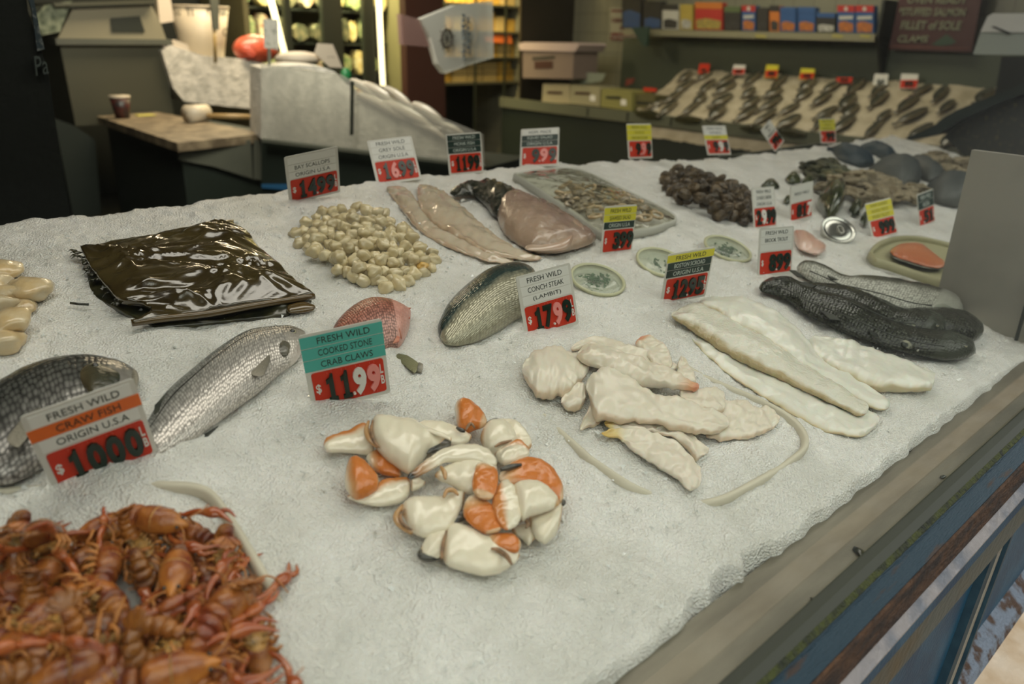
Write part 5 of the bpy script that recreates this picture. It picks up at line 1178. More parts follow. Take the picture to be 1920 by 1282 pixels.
rev2('can_body', [(.034, -.03), (.046, .0), (.046, .012), (.047, .014)], M['tin'], t, c0=True)
rev2('can_lid', [(.049, .012), (.050, .016), (.047, .017), (.044, .013), (.036, .0132), (.034, .0145), (.020, .0140), (.001, .014)], M['tin'], t, c1=True)
MB().tube([p+n_*.0165+a*(.008*math.cos(q)-.006)+b_*.014*math.sin(q) for q in np.linspace(0, 6.283, 20)], .0018, 6, caps=False).build('pull_tab', M['tin'], t)
M['pinkf'] = ramp_mat('pale_pink_flesh', [(0, (.66, .46, .38)), (.5, (.62, .36, .27)), (1, (.66, .48, .40))], .3, axis='Y', nsc=25, namt=.3, sss=.2)
o = lpx('pink_fillet', ZB([((400, 800), (410, 850)), ((480, 815), (440, 920)), ((560, 860), (530, 960)), ((650, 920), (600, 970))]), M['pinkf'], None, tr=.2, lift=.008, amp=.003, fq=40); tag(o, 'pale pink fish fillet sunk in the ice behind the brook trout tag', 'fish fillet')
M['olive'] = mat('olive_beige_tray', (.36, .34, .20), .4)
t = thing('fish_tray', 'olive beige oval tray with a raised rim under the salmon fillet', 'tray', on_ice(1720, 485))
ST = ZB1([(955, 950), (1010, 890), (1120, 850), (1250, 842), (1400, 865), (1640, 930), (1760, 1010), (1760, 1130), (1640, 1195), (1490, 1165), (1300, 1100), (1110, 1035), (1000, 1000)])
tray_rim('rim', ST, M['olive'], t, .024, .014, .022); tray_base(ST, M['olive'], t, .012, .008)
M['salm'] = ramp_mat('salmon_flesh', [(0, (.50, .13, .045)), (.5, (.58, .20, .08)), (1, (.48, .14, .05))], .3, axis='Y', nsc=90, namt=.35, sss=.1, bump=.5, bscale=140)
o = thing('salmon_fillet', 'orange salmon fillet on the olive tray by the steel divider', 'fish fillet', on_ice(1720, 485, .016))
lpx('flesh', ZB([((1085, 935), (1095, 965)), ((1170, 900), (1130, 985)), ((1290, 898), (1230, 1020)), ((1390, 960), (1330, 1050)), ((1470, 1020), (1420, 1065)), ((1480, 1045), (1465, 1062))]), M['salm'], o, tr=.13, lift=.028, n=40, k=28, amp=.002, under=.3)
lpx('skin', ZB([((1080, 940), (1090, 975)), ((1165, 905), (1125, 1000)), ((1290, 905), (1225, 1035)), ((1395, 965), (1325, 1065)), ((1478, 1030), (1425, 1075)), ((1488, 1050), (1470, 1070))]), mat('silver_grey_skin', (.12, .12, .09), .3), o, tr=.06, lift=.024, n=30)

# ------------------------------------------------------------------ steel divider at the right
dv = thing('steel_divider', 'low brushed steel divider standing on the ice at the right', 'divider', (2.0, .5, .9))
A_ = atX(1770, 556, 2.0); B_ = atX(1895, 632, 1.95)
zt_ = 1.5-.215
MB().prism([(2.0, .615, .88), (1.97, .335, .86), (1.97, .335, zt_), (2.0, .615, zt_)], (.02, 0, 0)).build('plate', M['steel'], dv, False)
MB().prism([(1.992, .50, .9), (1.990, .50, .9), (1.990, .50, zt_), (1.992, .50, zt_)], (0, .0015, 0)).build('seam', M['darksteel'], dv, False)
MB().tube([(1.962, .42, .89), (1.962, .42, 1.29)], .004, 8).build('post_rod', M['darksteel'], dv)
MB().box((1.95, .288, .885), (1.975, .302, 2.4)).build('corner_post', M['darksteel'], dv, False)
# bits on the sill and loose ice crumbs
for i, (px, s_) in enumerate([((1703, 843), .009), ((1613, 1036), .011), ((1530, 1124), .006), ((1768, 893), .006)]):
    me = blob_mesh('leaf_scrap', M['leaf'], s_, i, (1.2, .6, .25), .3, 2); o = bpy.data.objects.new('leaf_scrap', me); COL.objects.link(o); o.location = atZ(*px, .884).tolist(); o.rotation_euler = (0, 0, i)
    tag(o, ['dark leaf scrap on the steel sill next to the ice edge, farthest right but one', 'largest dark leaf scrap on the sill near the glass stop', 'small dark speck of leaf on the nearest part of the sill', 'small dark leaf scrap on the far part of the sill'][i], 'leaf')
rc = random.Random(2); cr_ = MB()
for k in range(2600):
    u = rc.random()**1.6; x = .0+u*2.6; y = rc.uniform(.39, 1.6); z = H(x, y)+rc.uniform(.000, .006); s_ = rc.uniform(.0018, .0052)
    V = [(x+rc.uniform(-s_, s_), y+rc.uniform(-s_, s_), z+rc.uniform(-s_*.6, s_)) for _ in range(5)]
    cr_.add(V, [(0, 1, 2), (0, 2, 3), (0, 3, 1), (1, 4, 2), (2, 4, 3), (3, 4, 1)])
o = cr_.build('ice_chips', mat('clear_ice_chip', (.78, .80, .77), .12, spec=.8, sss=.2), None, False); tag(o, 'loose chips of clear ice scattered over the ice bed', 'ice', kind='stuff')
for px, r_, h_ in [((200, 905), .05, .012), ((655, 768), .04, .006), ((1035, 640), .04, .006), ((560, 760), .06, .012), ((900, 660), .05, .010), ((700, 660), .05, .012), ((330, 850), .05, .010), ((590, 395), .04, .004), ((300, 620), .05, .006), ((1640, 690), .05, .006), ((1430, 870), .05, .012), ((1180, 660), .04, .008), ((560, 1180), .06, .010), ((520, 1020), .05, .006), ((940, 1130), .08, .008)]:
    p = on_ice(*px); MOUNDS.append((p[0], p[1], r_, h_))
build_ice()
# ================================================================== the shop behind the ice
def at_pl(px, p0, n):
    r = ray(*px); p0 = np.array(p0, dtype=float); n = np.array(n, dtype=float); return CAM+r*(((p0-CAM)@n)/(r@n))


def gp(name, poly, p0, n, ext, m, parent=None, smooth=False):
    """front outline given in pixels on the plane (p0, n), real depth ext behind it"""
    return MB().prism([at_pl(p, p0, n) for p in poly], ext).build(name, m, parent, smooth)


PY = lambda Y: ((0, Y, 0), (0, 1, 0))
PX = lambda X: ((X, 0, 0), (1, 0, 0))
B = {}
B['wood'] = mat('worn_board', (.10, .075, .045), .6, (.24, .19, .12), 9, bump=.4, bscale=40)
B['grey'] = mat('grey_cabinet', (.085, .09, .07), .45, (.07, .075, .06), 3)
B['stain'] = mat('dull_stainless', (.085, .085, .06), .42, metal=.5)
B['offw'] = mat('off_white_plastic', (.50, .44, .34), .45)
B['pale'] = mat('pale_paper', (.50, .44, .36), .6)
B['dk'] = mat('dark_case', (.012, .016, .010), .5)
B['dkg'] = mat('dark_green_base', (.007, .013, .008), .6)
B['maroon'] = mat('dark_maroon_panel', (.045, .014, .008), .55)
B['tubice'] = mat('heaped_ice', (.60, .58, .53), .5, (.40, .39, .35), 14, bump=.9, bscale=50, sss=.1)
B['palefish'] = ramp_mat('pale_fish_skin', [(0, (.20, .18, .14)), (.3, (.44, .40, .33)), (1, (.52, .46, .38))], .3, axis='Y', sss=.05)
# chopping table
T_ = [(1.68, 4.55), (2.29, 4.71), (2.20, 6.3), (1.74, 6.15)]
t = thing('chopping_table', 'low counter with a worn wooden chopping board top at the left behind the ice', 'table', (1.9, 5.3, 0))
MB().prism([np.array((x, y, .83)) for x, y in T_], (0, 0, .05)).build('chopping_board', B['wood'], t, False)
MB().prism([np.array((x, y, 0)) for x, y in [(1.72, 4.62), (2.60, 4.78), (2.5, 6.3), (1.78, 6.1)]], (0, 0, .825)).build('cabinet', B['dkg'], t, False)
gp('drawer', [(336, 278), (470, 262), (474, 335), (400, 312), (336, 300)], (1.70, 4.60, 0), (-.16, 1, 0), (0, .02, 0), B['grey'], t)
gp('drawer', [(477, 262), (600, 285), (600, 352), (477, 336)], (1.70, 4.60, 0), (-.16, 1, 0), (0, .02, 0), B['grey'], t)


def cone(parent, name, c, r0, r1, h, m, k=24):
    return MB().tube([np.array(c), np.array(c)+np.array([0, 0, h])], [r0, r1], k).build(name, m, parent)


p = atZ(230, 221, .882); t = thing('paper_cup', 'dark red paper cup with white rim on the chopping board', 'cup', p)
cone(t, 'cup_wall', p, .046, .066, .135, mat('dark_red_cup', (.07, .016, .012), .4, (.015, .02, .02), 20)); cone(t, 'cup_lid', p+np.array([0, 0, .135]), .069, .067, .014, B['offw'])
p = atZ(370, 226, .89); t = thing('mallet', 'white headed mallet with wooden handle lying on the chopping board', 'mallet', p)
q = p+np.array([0, 0, .045]); ax = np.array([.84, .25, .0])
MB().tube([q-ax*.085, q+ax*.095], [.062, .058], 20).build('mallet_head', B['offw'], t)
MB().tube([q+np.array([.05, -.05, -.01]), q+np.array([.20, -.12, -.018]), q+np.array([.33, -.17, -.022])], [.016, .02, .017], 12).build('handle', mat('yellowed_wood_handle', (.30, .20, .08), .5), t)
p = atZ(272, 216, .884); o = MB().box(p-np.array([.06, .05, 0]), p+np.array([.06, .05, .003])).build('paper_slip', mat('yellow_slip', (.5, .46, .10), .6), None, False); tag(o, 'small yellow paper slip beside the paper cup', 'paper')
# stainless cabinet with the weighing machine
t = thing('steel_cabinet', 'tapered dull stainless cabinet left of the chopping board', 'cabinet', (1.9, 6.5, 0))
gp('front', [(112, 82), (305, 82), (328, 226), (142, 236)], *PY(6.35), (0, .6, 0), B['stain'], t)
gp('top_slab', [(104, 72), (322, 74), (325, 84), (106, 84)], *PY(6.3), (0, .7, 0), B['grey'], t)
gp('leg_panel', [(102, 222), (140, 236), (178, 262), (190, 400), (140, 420)], *PY(6.2), (0, .3, 0), B['dkg'], t)
t = thing('weighing_scale', 'beige shop weighing scale with dark display on the steel cabinet', 'scale', at_pl((210, 72), *PY(6.35)))
gp('body', [(108, 73), (136, 18), (284, 10), (300, 40), (312, 74)], *PY(6.37), (0, .4, 0), mat('beige_plastic', (.20, .185, .125), .5), t)
gp('display', [(207, 34), (262, 30), (272, 60), (210, 60)], *PY(6.36), (0, .02, 0), B['dk'], t)
gp('platter', [(100, 6), (290, 0), (292, 6), (104, 12)], *PY(6.3), (0, .5, 0), B['stain'], t)
gp('glass_cover', [(66, 30), (84, 10), (135, 2), (112, 60), (78, 66)], *PY(6.35), (0, .2, 0), mat('greenish_cover', (.25, .28, .2), .2, (.08, .1, .07), 20, coat=1), t)
gp('column', [(292, -30), (316, -30), (326, 40), (300, 44)], *PY(6.45), (0, .06, 0), B['pale'], t)
# display tub with heaped ice
PL = ((2.13, 4.45, 0), (1.43, .49, 0)); XT = np.array([.9, .3, 0])
t = thing('ice_tub', 'clear sided tub on a counter holding a slope of ice and pale fish', 'tub', (2.5, 3.7, 0))
gp('clear_side', [(488, 118), (492, 262), (686, 284), (908, 312), (905, 252), (655, 150), (640, 140)], (2.08, 4.40, 0), PL[1], np.array([.006, .002, 0]), clear_mat('scuffed_clear_panel', (.90, .90, .86), 1.5, .25, (.55, .54, .50), .15), t)
gp('lower_edge', [(490, 260), (686, 283), (908, 311), (908, 316), (686, 289), (490, 266)], (2.06, 4.38, 0), PL[1], np.array([.02, .01, 0]), B['grey'], t)
gp('dark_strut', [(657, 152), (661, 152), (660, 252), (656, 254)], (2.05, 4.37, 0), PL[1], np.array([.01, 0, 0]), B['dk'], t)
gp('counter', [(490, 264), (686, 287), (910, 314), (915, 420), (700, 420), (490, 420)], (2.10, 4.42, 0), PL[1], XT*.5, B['dkg'], t)
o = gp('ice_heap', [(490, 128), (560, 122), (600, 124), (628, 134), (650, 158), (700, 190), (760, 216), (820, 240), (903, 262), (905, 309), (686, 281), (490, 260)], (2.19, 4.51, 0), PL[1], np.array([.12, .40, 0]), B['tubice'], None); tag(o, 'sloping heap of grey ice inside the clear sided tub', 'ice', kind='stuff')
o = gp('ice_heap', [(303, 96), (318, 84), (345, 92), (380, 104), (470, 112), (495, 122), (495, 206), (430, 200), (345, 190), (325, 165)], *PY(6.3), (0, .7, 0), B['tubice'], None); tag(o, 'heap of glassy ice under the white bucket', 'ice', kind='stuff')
PF = (2.17, 4.49, 0)
for (x0, y0, x1, y1, w_, lb) in [(565, 478, 745, 610, 26, 'pale fish at the top of the tub slope, tail by the green clip'), (628, 495, 845, 640, 30, 'second pale fish down the slope, over the first'), (768, 520, 960, 680, 26, 'slender pale fish sticking up in the middle of the slope'), (938, 618, 1150, 780, 34, 'plump pale fish sticking up on the right of the slope'),
                              (600, 560, 900, 720, 30, 'long pale fish lying low across the slope'), (730, 600, 1080, 780, 36, 'broad pale fish in the middle of the slope'), (945, 740, 1140, 835, 20, 'small pale fish near the lower end of the slope'), (1060, 740, 1260, 815, 20, 'pale fish tail at the lowest end of the slope')]:
    L = math.hypot(x1-x0, y1-y0); nx, ny = -(y1-y0)/L, (x1-x0)/L; E1 = []; E2 = []
    for f, ww in ((0, .35), (.15, .75), (.4, 1), (.7, .95), (.9, .5), (1, .25)):
        cx_, cy_ = x0+(x1-x0)*f, y0+(y1-y0)*f+18*math.sin(f*3.1)*(-1)
        a = ((cx_-nx*w_*ww)/3.206+480, (cy_-ny*w_*ww)/3.206); b_ = ((cx_+nx*w_*ww)/3.206+480, (cy_+ny*w_*ww)/3.206)
        E1.append(at_pl(a, PF, PL[1])); E2.append(at_pl(b_, PF, PL[1]))
    o = loft('pale_fish', E1, E2, B['palefish'], None, tr=.7, n=24, k=16, nrm=-np.array([.95, .32, -.3]), under=1); tag(o, lb, 'fish', 'pale fish on the tub slope')
# things on the heaped ice
p = at_pl((408, 118), *PY(6.4)); r1 = (at_pl((452, 15), *PY(6.4))-at_pl((346, 15), *PY(6.4)))[0]/2; r0 = r1*.66; hh = at_pl((400, 14), *PY(6.4))[2]-p[2]
t = thing('tip_bucket', 'tall white tapered bucket with hand written letters standing on the ice heap', 'bucket', p+np.array([0, r1, 0]))
c0 = p+np.array([-.01, r1, 0]); cone(t, 'bucket_wall', c0, r0, r1, hh, B['offw'], 36); cone(t, 'bucket_rim', c0+np.array([0, 0, hh]), r1*1.03, r1*1.03, .012, B['offw'], 36)
for s, u0, u1, h0, h1 in (('YOU', -.95, -.62, .84, .97), ('TI', -.45, -.2, .84, .97), ('THINK', .22, .95, .86, .97), ('C', .82, .98, .50, .64)):
    V, F = fit_text(s, 0, 1, 0, 1, 0, .01); W = []
    for v in V:
        u = u0+(u1-u0)*v[0]; a = math.asin(max(-.99, min(.99, u)))-.0; hz = h0+(h1-h0)*v[2]; rr_ = r0+(r1-r0)*hz+.003-v[1]*.1
        # face the camera direction
        d0 = math.atan2(-c0[1], -c0[0]); aa = d0+a; W.append((c0[0]+rr_*math.cos(aa), c0[1]+rr_*math.sin(aa), c0[2]+hh*hz))
    mk('lettering', W, F, M['ink'], t, False, fix=False)
t = thing('ladle', 'dark ladle handle standing in front of the white bucket', 'utensil', at_pl((404, 115), *PY(6.2)))
MB().tube([at_pl((404, 118), *PY(6.2)), at_pl((402, 55), *PY(6.2))], .012, 10).build('rod', mat('brass_rod', (.25, .17, .05), .4), t); gp('grip', [(392, -20), (410, -20), (411, 56), (400, 55)], *PY(6.18), (0, .02, 0), B['grey'], t)
p = at_pl((480, 92), *PY(6.35)); t = thing('red_net_bag', 'round orange red bag twisted at the front on top of the ice heap', 'bag', at_pl((480, 117), *PY(6.35)))
MB().ell(p, (.19, .11, .112), nu=24, nv=14).build('bag', mat('orange_red_net', (.50, .085, .04), .4, (.36, .05, .02), 22, bump=.6, bscale=40, coat=.4), t)
tk = MB(); cN = at_pl((474, 102), *PY(6.24))
for k in range(9):
    a = k*.7; tk.tube([cN, cN+np.array([.03*math.cos(a), .012, .03*math.sin(a)]), cN+np.array([.075*math.cos(a), .05, .055*math.sin(a)])], [.006, .007, .003], 6)
tk.build('gathered_folds', mat('red_folds', (.42, .06, .03), .4), t)
t = thing('price_tag', 'grey tag on a thin stake in front of the orange red bag', 'price tag', at_pl((506, 122), *PY(4.55)))
gp('card', [(494, 36), (521, 36), (523, 94), (496, 90)], *PY(4.55), (0, .004, 0), mat('grey_card', (.33, .33, .30), .5, (.08, .09, .08), 30, thr=(.5, .7)), t); gp('stake', [(502, 90), (508, 90), (508, 126), (503, 126)], *PY(4.555), (0, .006, 0), B['grey'], t)
t = thing('paper_package', 'flat pale wrapped package on top of the ice heap right of the tag', 'package', at_pl((560, 124), *PY(4.9)))
V = MB().ell(at_pl((560, 110), *PY(4.75)), (.155, .10, .045), nu=24, nv=10); V.build('wrapping', B['pale'], t); gp('shadow_gap', [(586, 119), (606, 119), (606, 121), (586, 122)], *PY(4.64), (0, .004, 0), B['dk'], t)
t = thing('paper_card', 'pale leaning card with dots near the green clip', 'card', at_pl((615, 128), *PY(4.65)))
gp('card', [(596, 81), (624, 83), (642, 127), (618, 126), (590, 100)], *PY(4.65), (0, .006, 0), B['pale'], t)
for x in (615, 620, 625): gp('dot', [(x, 106), (x+1.6, 106), (x+1.6, 108), (x, 108)], *PY(4.648), (0, .001, 0), M['ink'], t)
o = MB().ell(at_pl((649, 141), *PY(4.4)), (.035, .03, .045), nu=10, nv=6).build('plastic_clip', mat('green_plastic', (.01, .16, .05), .4)); tag(o, 'bright green plastic clip at the top of the tub slope', 'clip')
o = gp('crumpled_paper', [(304, 86), (330, 75), (352, 84), (356, 95), (320, 98)], *PY(6.32), (0, .15, 0), B['pale']); tag(o, 'crumpled pale paper at the left end of the ice heap', 'paper')
o = gp('blue_tape', [(492, 345), (540, 345), (540, 356), (492, 352)], (2.095, 4.415, 0), PL[1], (-.006, -.002, 0), mat('blue_tape', (.02, .10, .22), .5)); tag(o, 'bright blue strip low behind the ice edge near the bay scallops tag', 'tape')
# dark coat hanging at the left edge
t = thing('dark_coat', 'black garment with a lettered strap at the far left edge', 'coat', (.75, 2.3, .9))
gp('cloth', [(-60, -60), (44, -60), (52, 20), (72, 80), (90, 130), (104, 230), (135, 420), (-60, 440)], *PY(2.35), (0, .25, 0), mat('black_cloth', (.006, .009, .006), .9, bump=.3), t)
gp('strap', [(42, -40), (56, -40), (76, 62), (84, 92), (70, 96), (60, 20)], *PY(2.34), (0, .008, 0), mat('patterned_strap', (.03, .05, .06), .6, (.18, .20, .19), 60, thr=(.5, .6)), t)
V, F = fit_text('Pa', 0, 1, 0, 1, 0, .01); o0 = at_pl((66, 142), *PY(2.338)); e1 = at_pl((90, 138), *PY(2.338))-o0; e2 = at_pl((62, 106), *PY(2.338))-o0
mk('lettering', frame_map(V, o0, e1, np.array([0, 1, 0]), e2), F, mat('faded_print', (.07, .09, .08), .6), t, False, fix=False)
# glass door coolers
M['tube'] = mat('lit_tube', (.9, .85, .6), .5, emit=(1, .86, .52), estr=2.6)
cw = mat('cooler_inside', (.10, .09, .04), .6)
pk = [mat('yellow_package', (.42, .34, .12), .4, (.55, .50, .30), 30, coat=.4), mat('pale_green_package', (.34, .36, .18), .4, (.12, .20, .08), 30), mat('cream_package', (.55, .50, .34), .4, (.40, .15, .07), 16, thr=(.55, .65)), mat('dark_package', (.06, .07, .04), .4, (.2, .18, .1), 20)]
Yc = 7.0
xl, xr_ = atY(470, 60, Yc)[0], atY(752, 60, Yc)[0]
t = thing('glass_door_cooler', 'tall dark cooler with a lit tube and shelves of packages behind the ice tub', 'cooler', ((xl+xr_)/2, 7.4, 0))
MB().box((xl, Yc, 0), (xr_, 7.9, .5)).box((xl, 7.85, .5), (xr_, 7.95, 2.6)).box((xl, Yc, 2.35), (xr_, 7.9, 2.6)).box((xl-.05, Yc, 0), (xl, 7.9, 2.6)).box((xr_, Yc, 0), (xr_+.03, 7.9, 2.6)).build('case', cw, t, False)
for px0, px1 in ((534, 545), (604, 640), (680, 700)):
    x0, x1 = atY(px0, 60, Yc)[0], atY(px1, 60, Yc)[0]; MB().box((x0, Yc-.03, .4), (x1, Yc+.03, 2.4)).build('door_frame', B['dk'], t, False)
for z_ in (.75, 1.05, 1.35, 1.65, 1.95): MB().box((xl, Yc+.25, z_), (xr_, 7.8, z_+.02)).build('shelf', B['dk'], t, False)
for px_, pb in ((500, 535), (708, 718)):
    a = atY(px_, -30, Yc-.05); b_ = atY(pb, 105 if px_ == 500 else 160, Yc-.05); MB().tube([a, b_], .026, 10).build('light_tube', M['tube'], t)
rs = random.Random(5)
for z_ in (.77, 1.07, 1.37, 1.67):
    x = xl+.05
    while x < xr_-.15:
        wd = rs.uniform(.10, .2); hh = rs.uniform(.17, .26); y0 = rs.uniform(7.18, 7.26)
        m = rs.choice(pk); mb_ = MB().prism([np.array((x+wd*(.5+.5*math.cos(a_)*rs.uniform(.85, 1)), y0, z_+hh*(.5+.5*math.sin(a_)*rs.uniform(.8, 1)))) for a_ in (.5, 1.2, 1.9, 2.6, 3.7, 4.4, 5.0, 5.8)], (.01, .16, 0))
        o = mb_.build('food_package', m, None, False); tag(o, 'soft food package standing on a shelf of the lit cooler', 'package', 'packages in the lit cooler'); x += wd+rs.uniform(.0, .03)
# maroon pillar, shelving with yellow packages, second pillar
o = gp('pillar', [(757, -80), (829, -80), (838, 320), (768, 320)], *PY(6.3), (.02, .12, 0), B['maroon']); tag(o, 'dark maroon pillar between the cooler and the hanging bag', 'pillar')
o = gp('pillar', [(977, -80), (1086, -80), (1085, 300), (975, 300)], *PY(6.35), (.05, .08, 0), mat('dark_brown_pillar', (.022, .018, .009), .6)); tag(o, 'wide dark brown pillar behind the foam box', 'pillar')
xa, xb_ = atY(832, 60, 7.2)[0], atY(1000, 60, 7.2)[0]
t = thing('wire_rack', 'wire rack with yellow packages between the two pillars', 'shelving', ((xa+xb_)/2, 7.4, 0))
for z_ in (.95, 1.22, 1.50, 1.78): MB().box((xa, 7.2, z_), (xb_, 7.7, z_+.025)).build('shelf', B['stain'], t, False)
for i in range(4): MB().box((xa+i*(xb_-xa)/3-.01, 7.19, .2), (xa+i*(xb_-xa)/3+.01, 7.21, 2.3)).build('upright', B['dk'], t, False)
for k in range(6): MB().box((xa, 7.195, 1.0+k*.06), (xb_, 7.2, 1.004+k*.06)).build('wire', B['dk'], t, False)
yb = [mat('amber_box', (.55, .36, .07), .45, (.45, .26, .04), 12), mat('tan_box', (.50, .38, .16), .45), mat('orange_label', (.60, .14, .03), .4)]
for z_ in (.975, 1.245, 1.525, 1.805):
    x = xa+.03
    while x < xb_-.2:
        wd = rs.uniform(.14, .24); o = MB().box((x, 7.3, z_), (x+wd, 7.6, z_+rs.uniform(.13, .22))).build('yellow_box', yb[0] if rs.random() < .75 else yb[1], None, False); tag(o, 'yellow box on the wire rack between the pillars', 'box', 'boxes on the wire rack'); x += wd+.02
o = gp('orange_pack', [(910, 62), (958, 60), (960, 82), (912, 78)], *PY(7.22), (0, .05, 0), yb[2]); tag(o, 'orange pack on the wire rack right of the hanging bag', 'package')
# hanging plastic bag with a ship's wheel
t = thing('plastic_bag', 'translucent white plastic bag printed with a ship wheel hanging before the pillar', 'bag', at_pl((865, 60), *PY(3.6)))
bagm = clear_mat('milky_plastic', (.85, .87, .84), 1.0, .50, (.75, .76, .72), .25)
gp('bag_front', [(790, 36), (855, 10), (924, 2), (926, 108), (880, 122), (835, 138), (822, 120), (808, 70)], *PY(3.6), (0, .05, 0), bagm, t)
gp('bag_side', [(752, 26), (786, 36), (806, 88), (756, 84)], *PY(3.62), (0, .04, 0), clear_mat('pinkish_plastic', (.8, .72, .7), 1.0, .4, (.40, .26, .24), .3), t)
wc = at_pl((838, 72), *PY(3.592)); wr_ = .046; wm = mat('dark_wheel_print', (.035, .028, .02), .6)
mbw = MB().tube([wc+np.array([wr_*.8*math.cos(a), 0, wr_*math.sin(a)]) for a in np.linspace(0, 6.283, 25)], .0055, 6, caps=False)
for k in range(4):
    a = k*math.pi/4+.2; d = np.array([1.25*wr_*math.cos(a), 0, 1.55*wr_*math.sin(a)]); mbw.tube([wc-d, wc+d], .0022, 6)
mbw.build('ship_wheel', wm, t)
for i in (0, 1):
    V, F = fit_text('FRESH FISH' if i == 0 else 'MARKET', 0, 1, 0, 1, 0, .01); o0 = at_pl((864+i*9, 26+i*6), *PY(3.592)); e1 = at_pl((866+i*9, 112-i*8), *PY(3.592))-o0; e2 = at_pl((870+i*9, 26+i*6), *PY(3.592))-o0
    mk('vertical_print', frame_map(V, o0, e1, np.array([0, 1, 0]), e2), F, mat('faded_blue_print', (.12, .15, .17), .6), t, False, fix=False)
mbw = MB().tube([at_pl((880+14*math.sin(a), 58-28*math.cos(a)), *PY(3.592)) for a in np.linspace(.2, 2.6, 14)], .0012, 5); mbw.build('curved_print', mat('faded_gold_print', (.36, .27, .16), .6), t)

# ------------------------------------------------------------------ right hand wall: fish counter, shelf, signs
t = thing('fish_counter', 'long steel counter along the tiled wall carrying ice and dark fish', 'counter', (6.3, 4, 0))
MB().box((5.99, 1.0, 0), (6.75, 6.6, .80)).build('body', B['dkg'], t, False)
MB().box((5.95, 1.0, .76), (5.99, 6.6, .86)).build('front_lip', mat('grey_green_lip', (.13, .14, .10), .4, metal=.3), t, False)
MB().box((6.70, 1.0, .8), (6.78, 5.55, 1.50)).build('splash_back', mat('grey_green_back', (.07, .085, .06), .4, metal=.3), t, False)
for k in range(9): MB().box((5.944, 1.3+k*.5, .775), (5.950, 1.315+k*.5, .855)).build('lip_joint', B['dk'], t, False)
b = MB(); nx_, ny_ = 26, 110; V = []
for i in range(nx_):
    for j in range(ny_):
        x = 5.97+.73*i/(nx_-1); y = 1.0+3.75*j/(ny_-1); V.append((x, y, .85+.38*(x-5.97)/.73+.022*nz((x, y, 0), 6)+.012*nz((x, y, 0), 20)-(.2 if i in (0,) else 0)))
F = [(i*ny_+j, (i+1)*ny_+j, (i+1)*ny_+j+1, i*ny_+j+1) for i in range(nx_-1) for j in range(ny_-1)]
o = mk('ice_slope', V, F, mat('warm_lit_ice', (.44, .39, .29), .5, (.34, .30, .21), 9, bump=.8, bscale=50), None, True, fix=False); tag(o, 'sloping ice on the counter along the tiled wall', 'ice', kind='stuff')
M['cfish'] = ramp_mat('dark_counter_fish', [(0, (.015, .02, .014)), (.6, (.045, .045, .03)), (1, (.18, .15, .09))], .25, axis='Y', sss=0, coat=.5, namt=.3)
rf = random.Random(21); n_ = np.array([-.46, 0, .888])
for k in range(15):
    for r_ in range(4):
        y = 1.35+k*.235+rf.uniform(-.06, .06)+r_*.07; x = 6.05+r_*.165+rf.uniform(-.03, .03)
        if y > 4.72: continue
        z = .86+.38*(x-5.97)/.73+.02; L = rf.uniform(.10, .16); W = rf.uniform(.035, .06); a = math.radians(rf.uniform(-5, 25)); d = np.array([math.cos(a)*.9, -math.sin(a), math.cos(a)*.45]); s = np.array([math.sin(a)*.9, math.cos(a), math.sin(a)*.45]); c_ = np.array([x, y, z])
        E1 = [c_+d*L*f+s*W*w_ for f, w_ in ((-1, .8), (-.75, .25), (-.3, .9), (.2, 1), (.7, .75), (1, .2))]; E2 = [c_+d*L*f-s*W*w_ for f, w_ in ((-1, .8), (-.75, .25), (-.3, .9), (.2, 1), (.7, .75), (1, .2))]
        o = loft('counter_fish', E1, E2, M['cfish'], None, tr=.55, n=16, k=12, nrm=n_, cap=.08); tag(o, 'dark whole fish lying on the counter ice along the tiled wall', 'fish', 'dark fish on the far counter')
for (x0, x1, y0, y1, mm) in [(1188, 1238, 211, 224, 0), (1262, 1312, 222, 232, 0), (1385, 1430, 238, 250, 0), (1455, 1510, 246, 258, 0)]:
    o = gp('seaweed_garnish', [(x0, y0), ((x0+x1)/2, y0-1), (x1, y1-5), (x1-4, y1), ((x0+x1)/2, y1), (x0+6, y0+6)], *PX(5.93), (.05, 0, .02), M['leaf']); tag(o, 'strip of dark seaweed hanging over the front lip of the far counter', 'seaweed', 'seaweed strips on the far counter')
for (x0, x1, y0, y1, top, lb) in [(1308, 1331, 119, 138, 'red', 'leftmost red tag on the far counter'), (1372, 1398, 121, 140, 'paper', 'second red tag from the left on the far counter, white top'), (1433, 1460, 121, 146, 'yellow', 'red tag with yellow top on the far counter'), (1498, 1528, 128, 149, 'yellow', 'red tag with cream top in the middle of the far counter'), (1566, 1600, 137, 156, 'blackstrip', 'wide red tag with a dark top on the far counter'), (1636, 1666, 138, 159, 'paper', 'pale tag with black figures on the far counter'), (1686, 1722, 138, 166, 'paper', 'rightmost red tag with grey top on the far counter')]:
    t = thing('price_tag', lb, 'price tag', at_pl(((x0+x1)/2, y1), *PX(6.58)), 'small tags on the far counter')
    gp('card', [(x0+4, y0), (x1, y0+1), (x1-3, y1), (x0, y1)], *PX(6.58), (.006, 0, 0), M[top], t)
    if 'pale' not in lb: gp('price_panel', [(x0+3, y0+(y1-y0)*.42), (x1-1, y0+(y1-y0)*.42), (x1-4, y1-1), (x0+1, y1-1)], *PX(6.578), (.002, 0, 0), M['red'], t)
    V, F = fit_text('24' if 'pale' in lb else '99', 0, 1, 0, 1, 0, .01, .04); o0 = at_pl((x0+(x1-x0)*.25, y1-3), *PX(6.575)); e1 = at_pl((x0+(x1-x0)*.72, y1-3), *PX(6.575))-o0; e2 = at_pl((x0+(x1-x0)*.28, y0+(y1-y0)*.5), *PX(6.575))-o0
    mk('price_digit', frame_map(V, o0, e1, np.array([.3, 0, 0]), e2), F, M['digit'], t, False, fix=False)
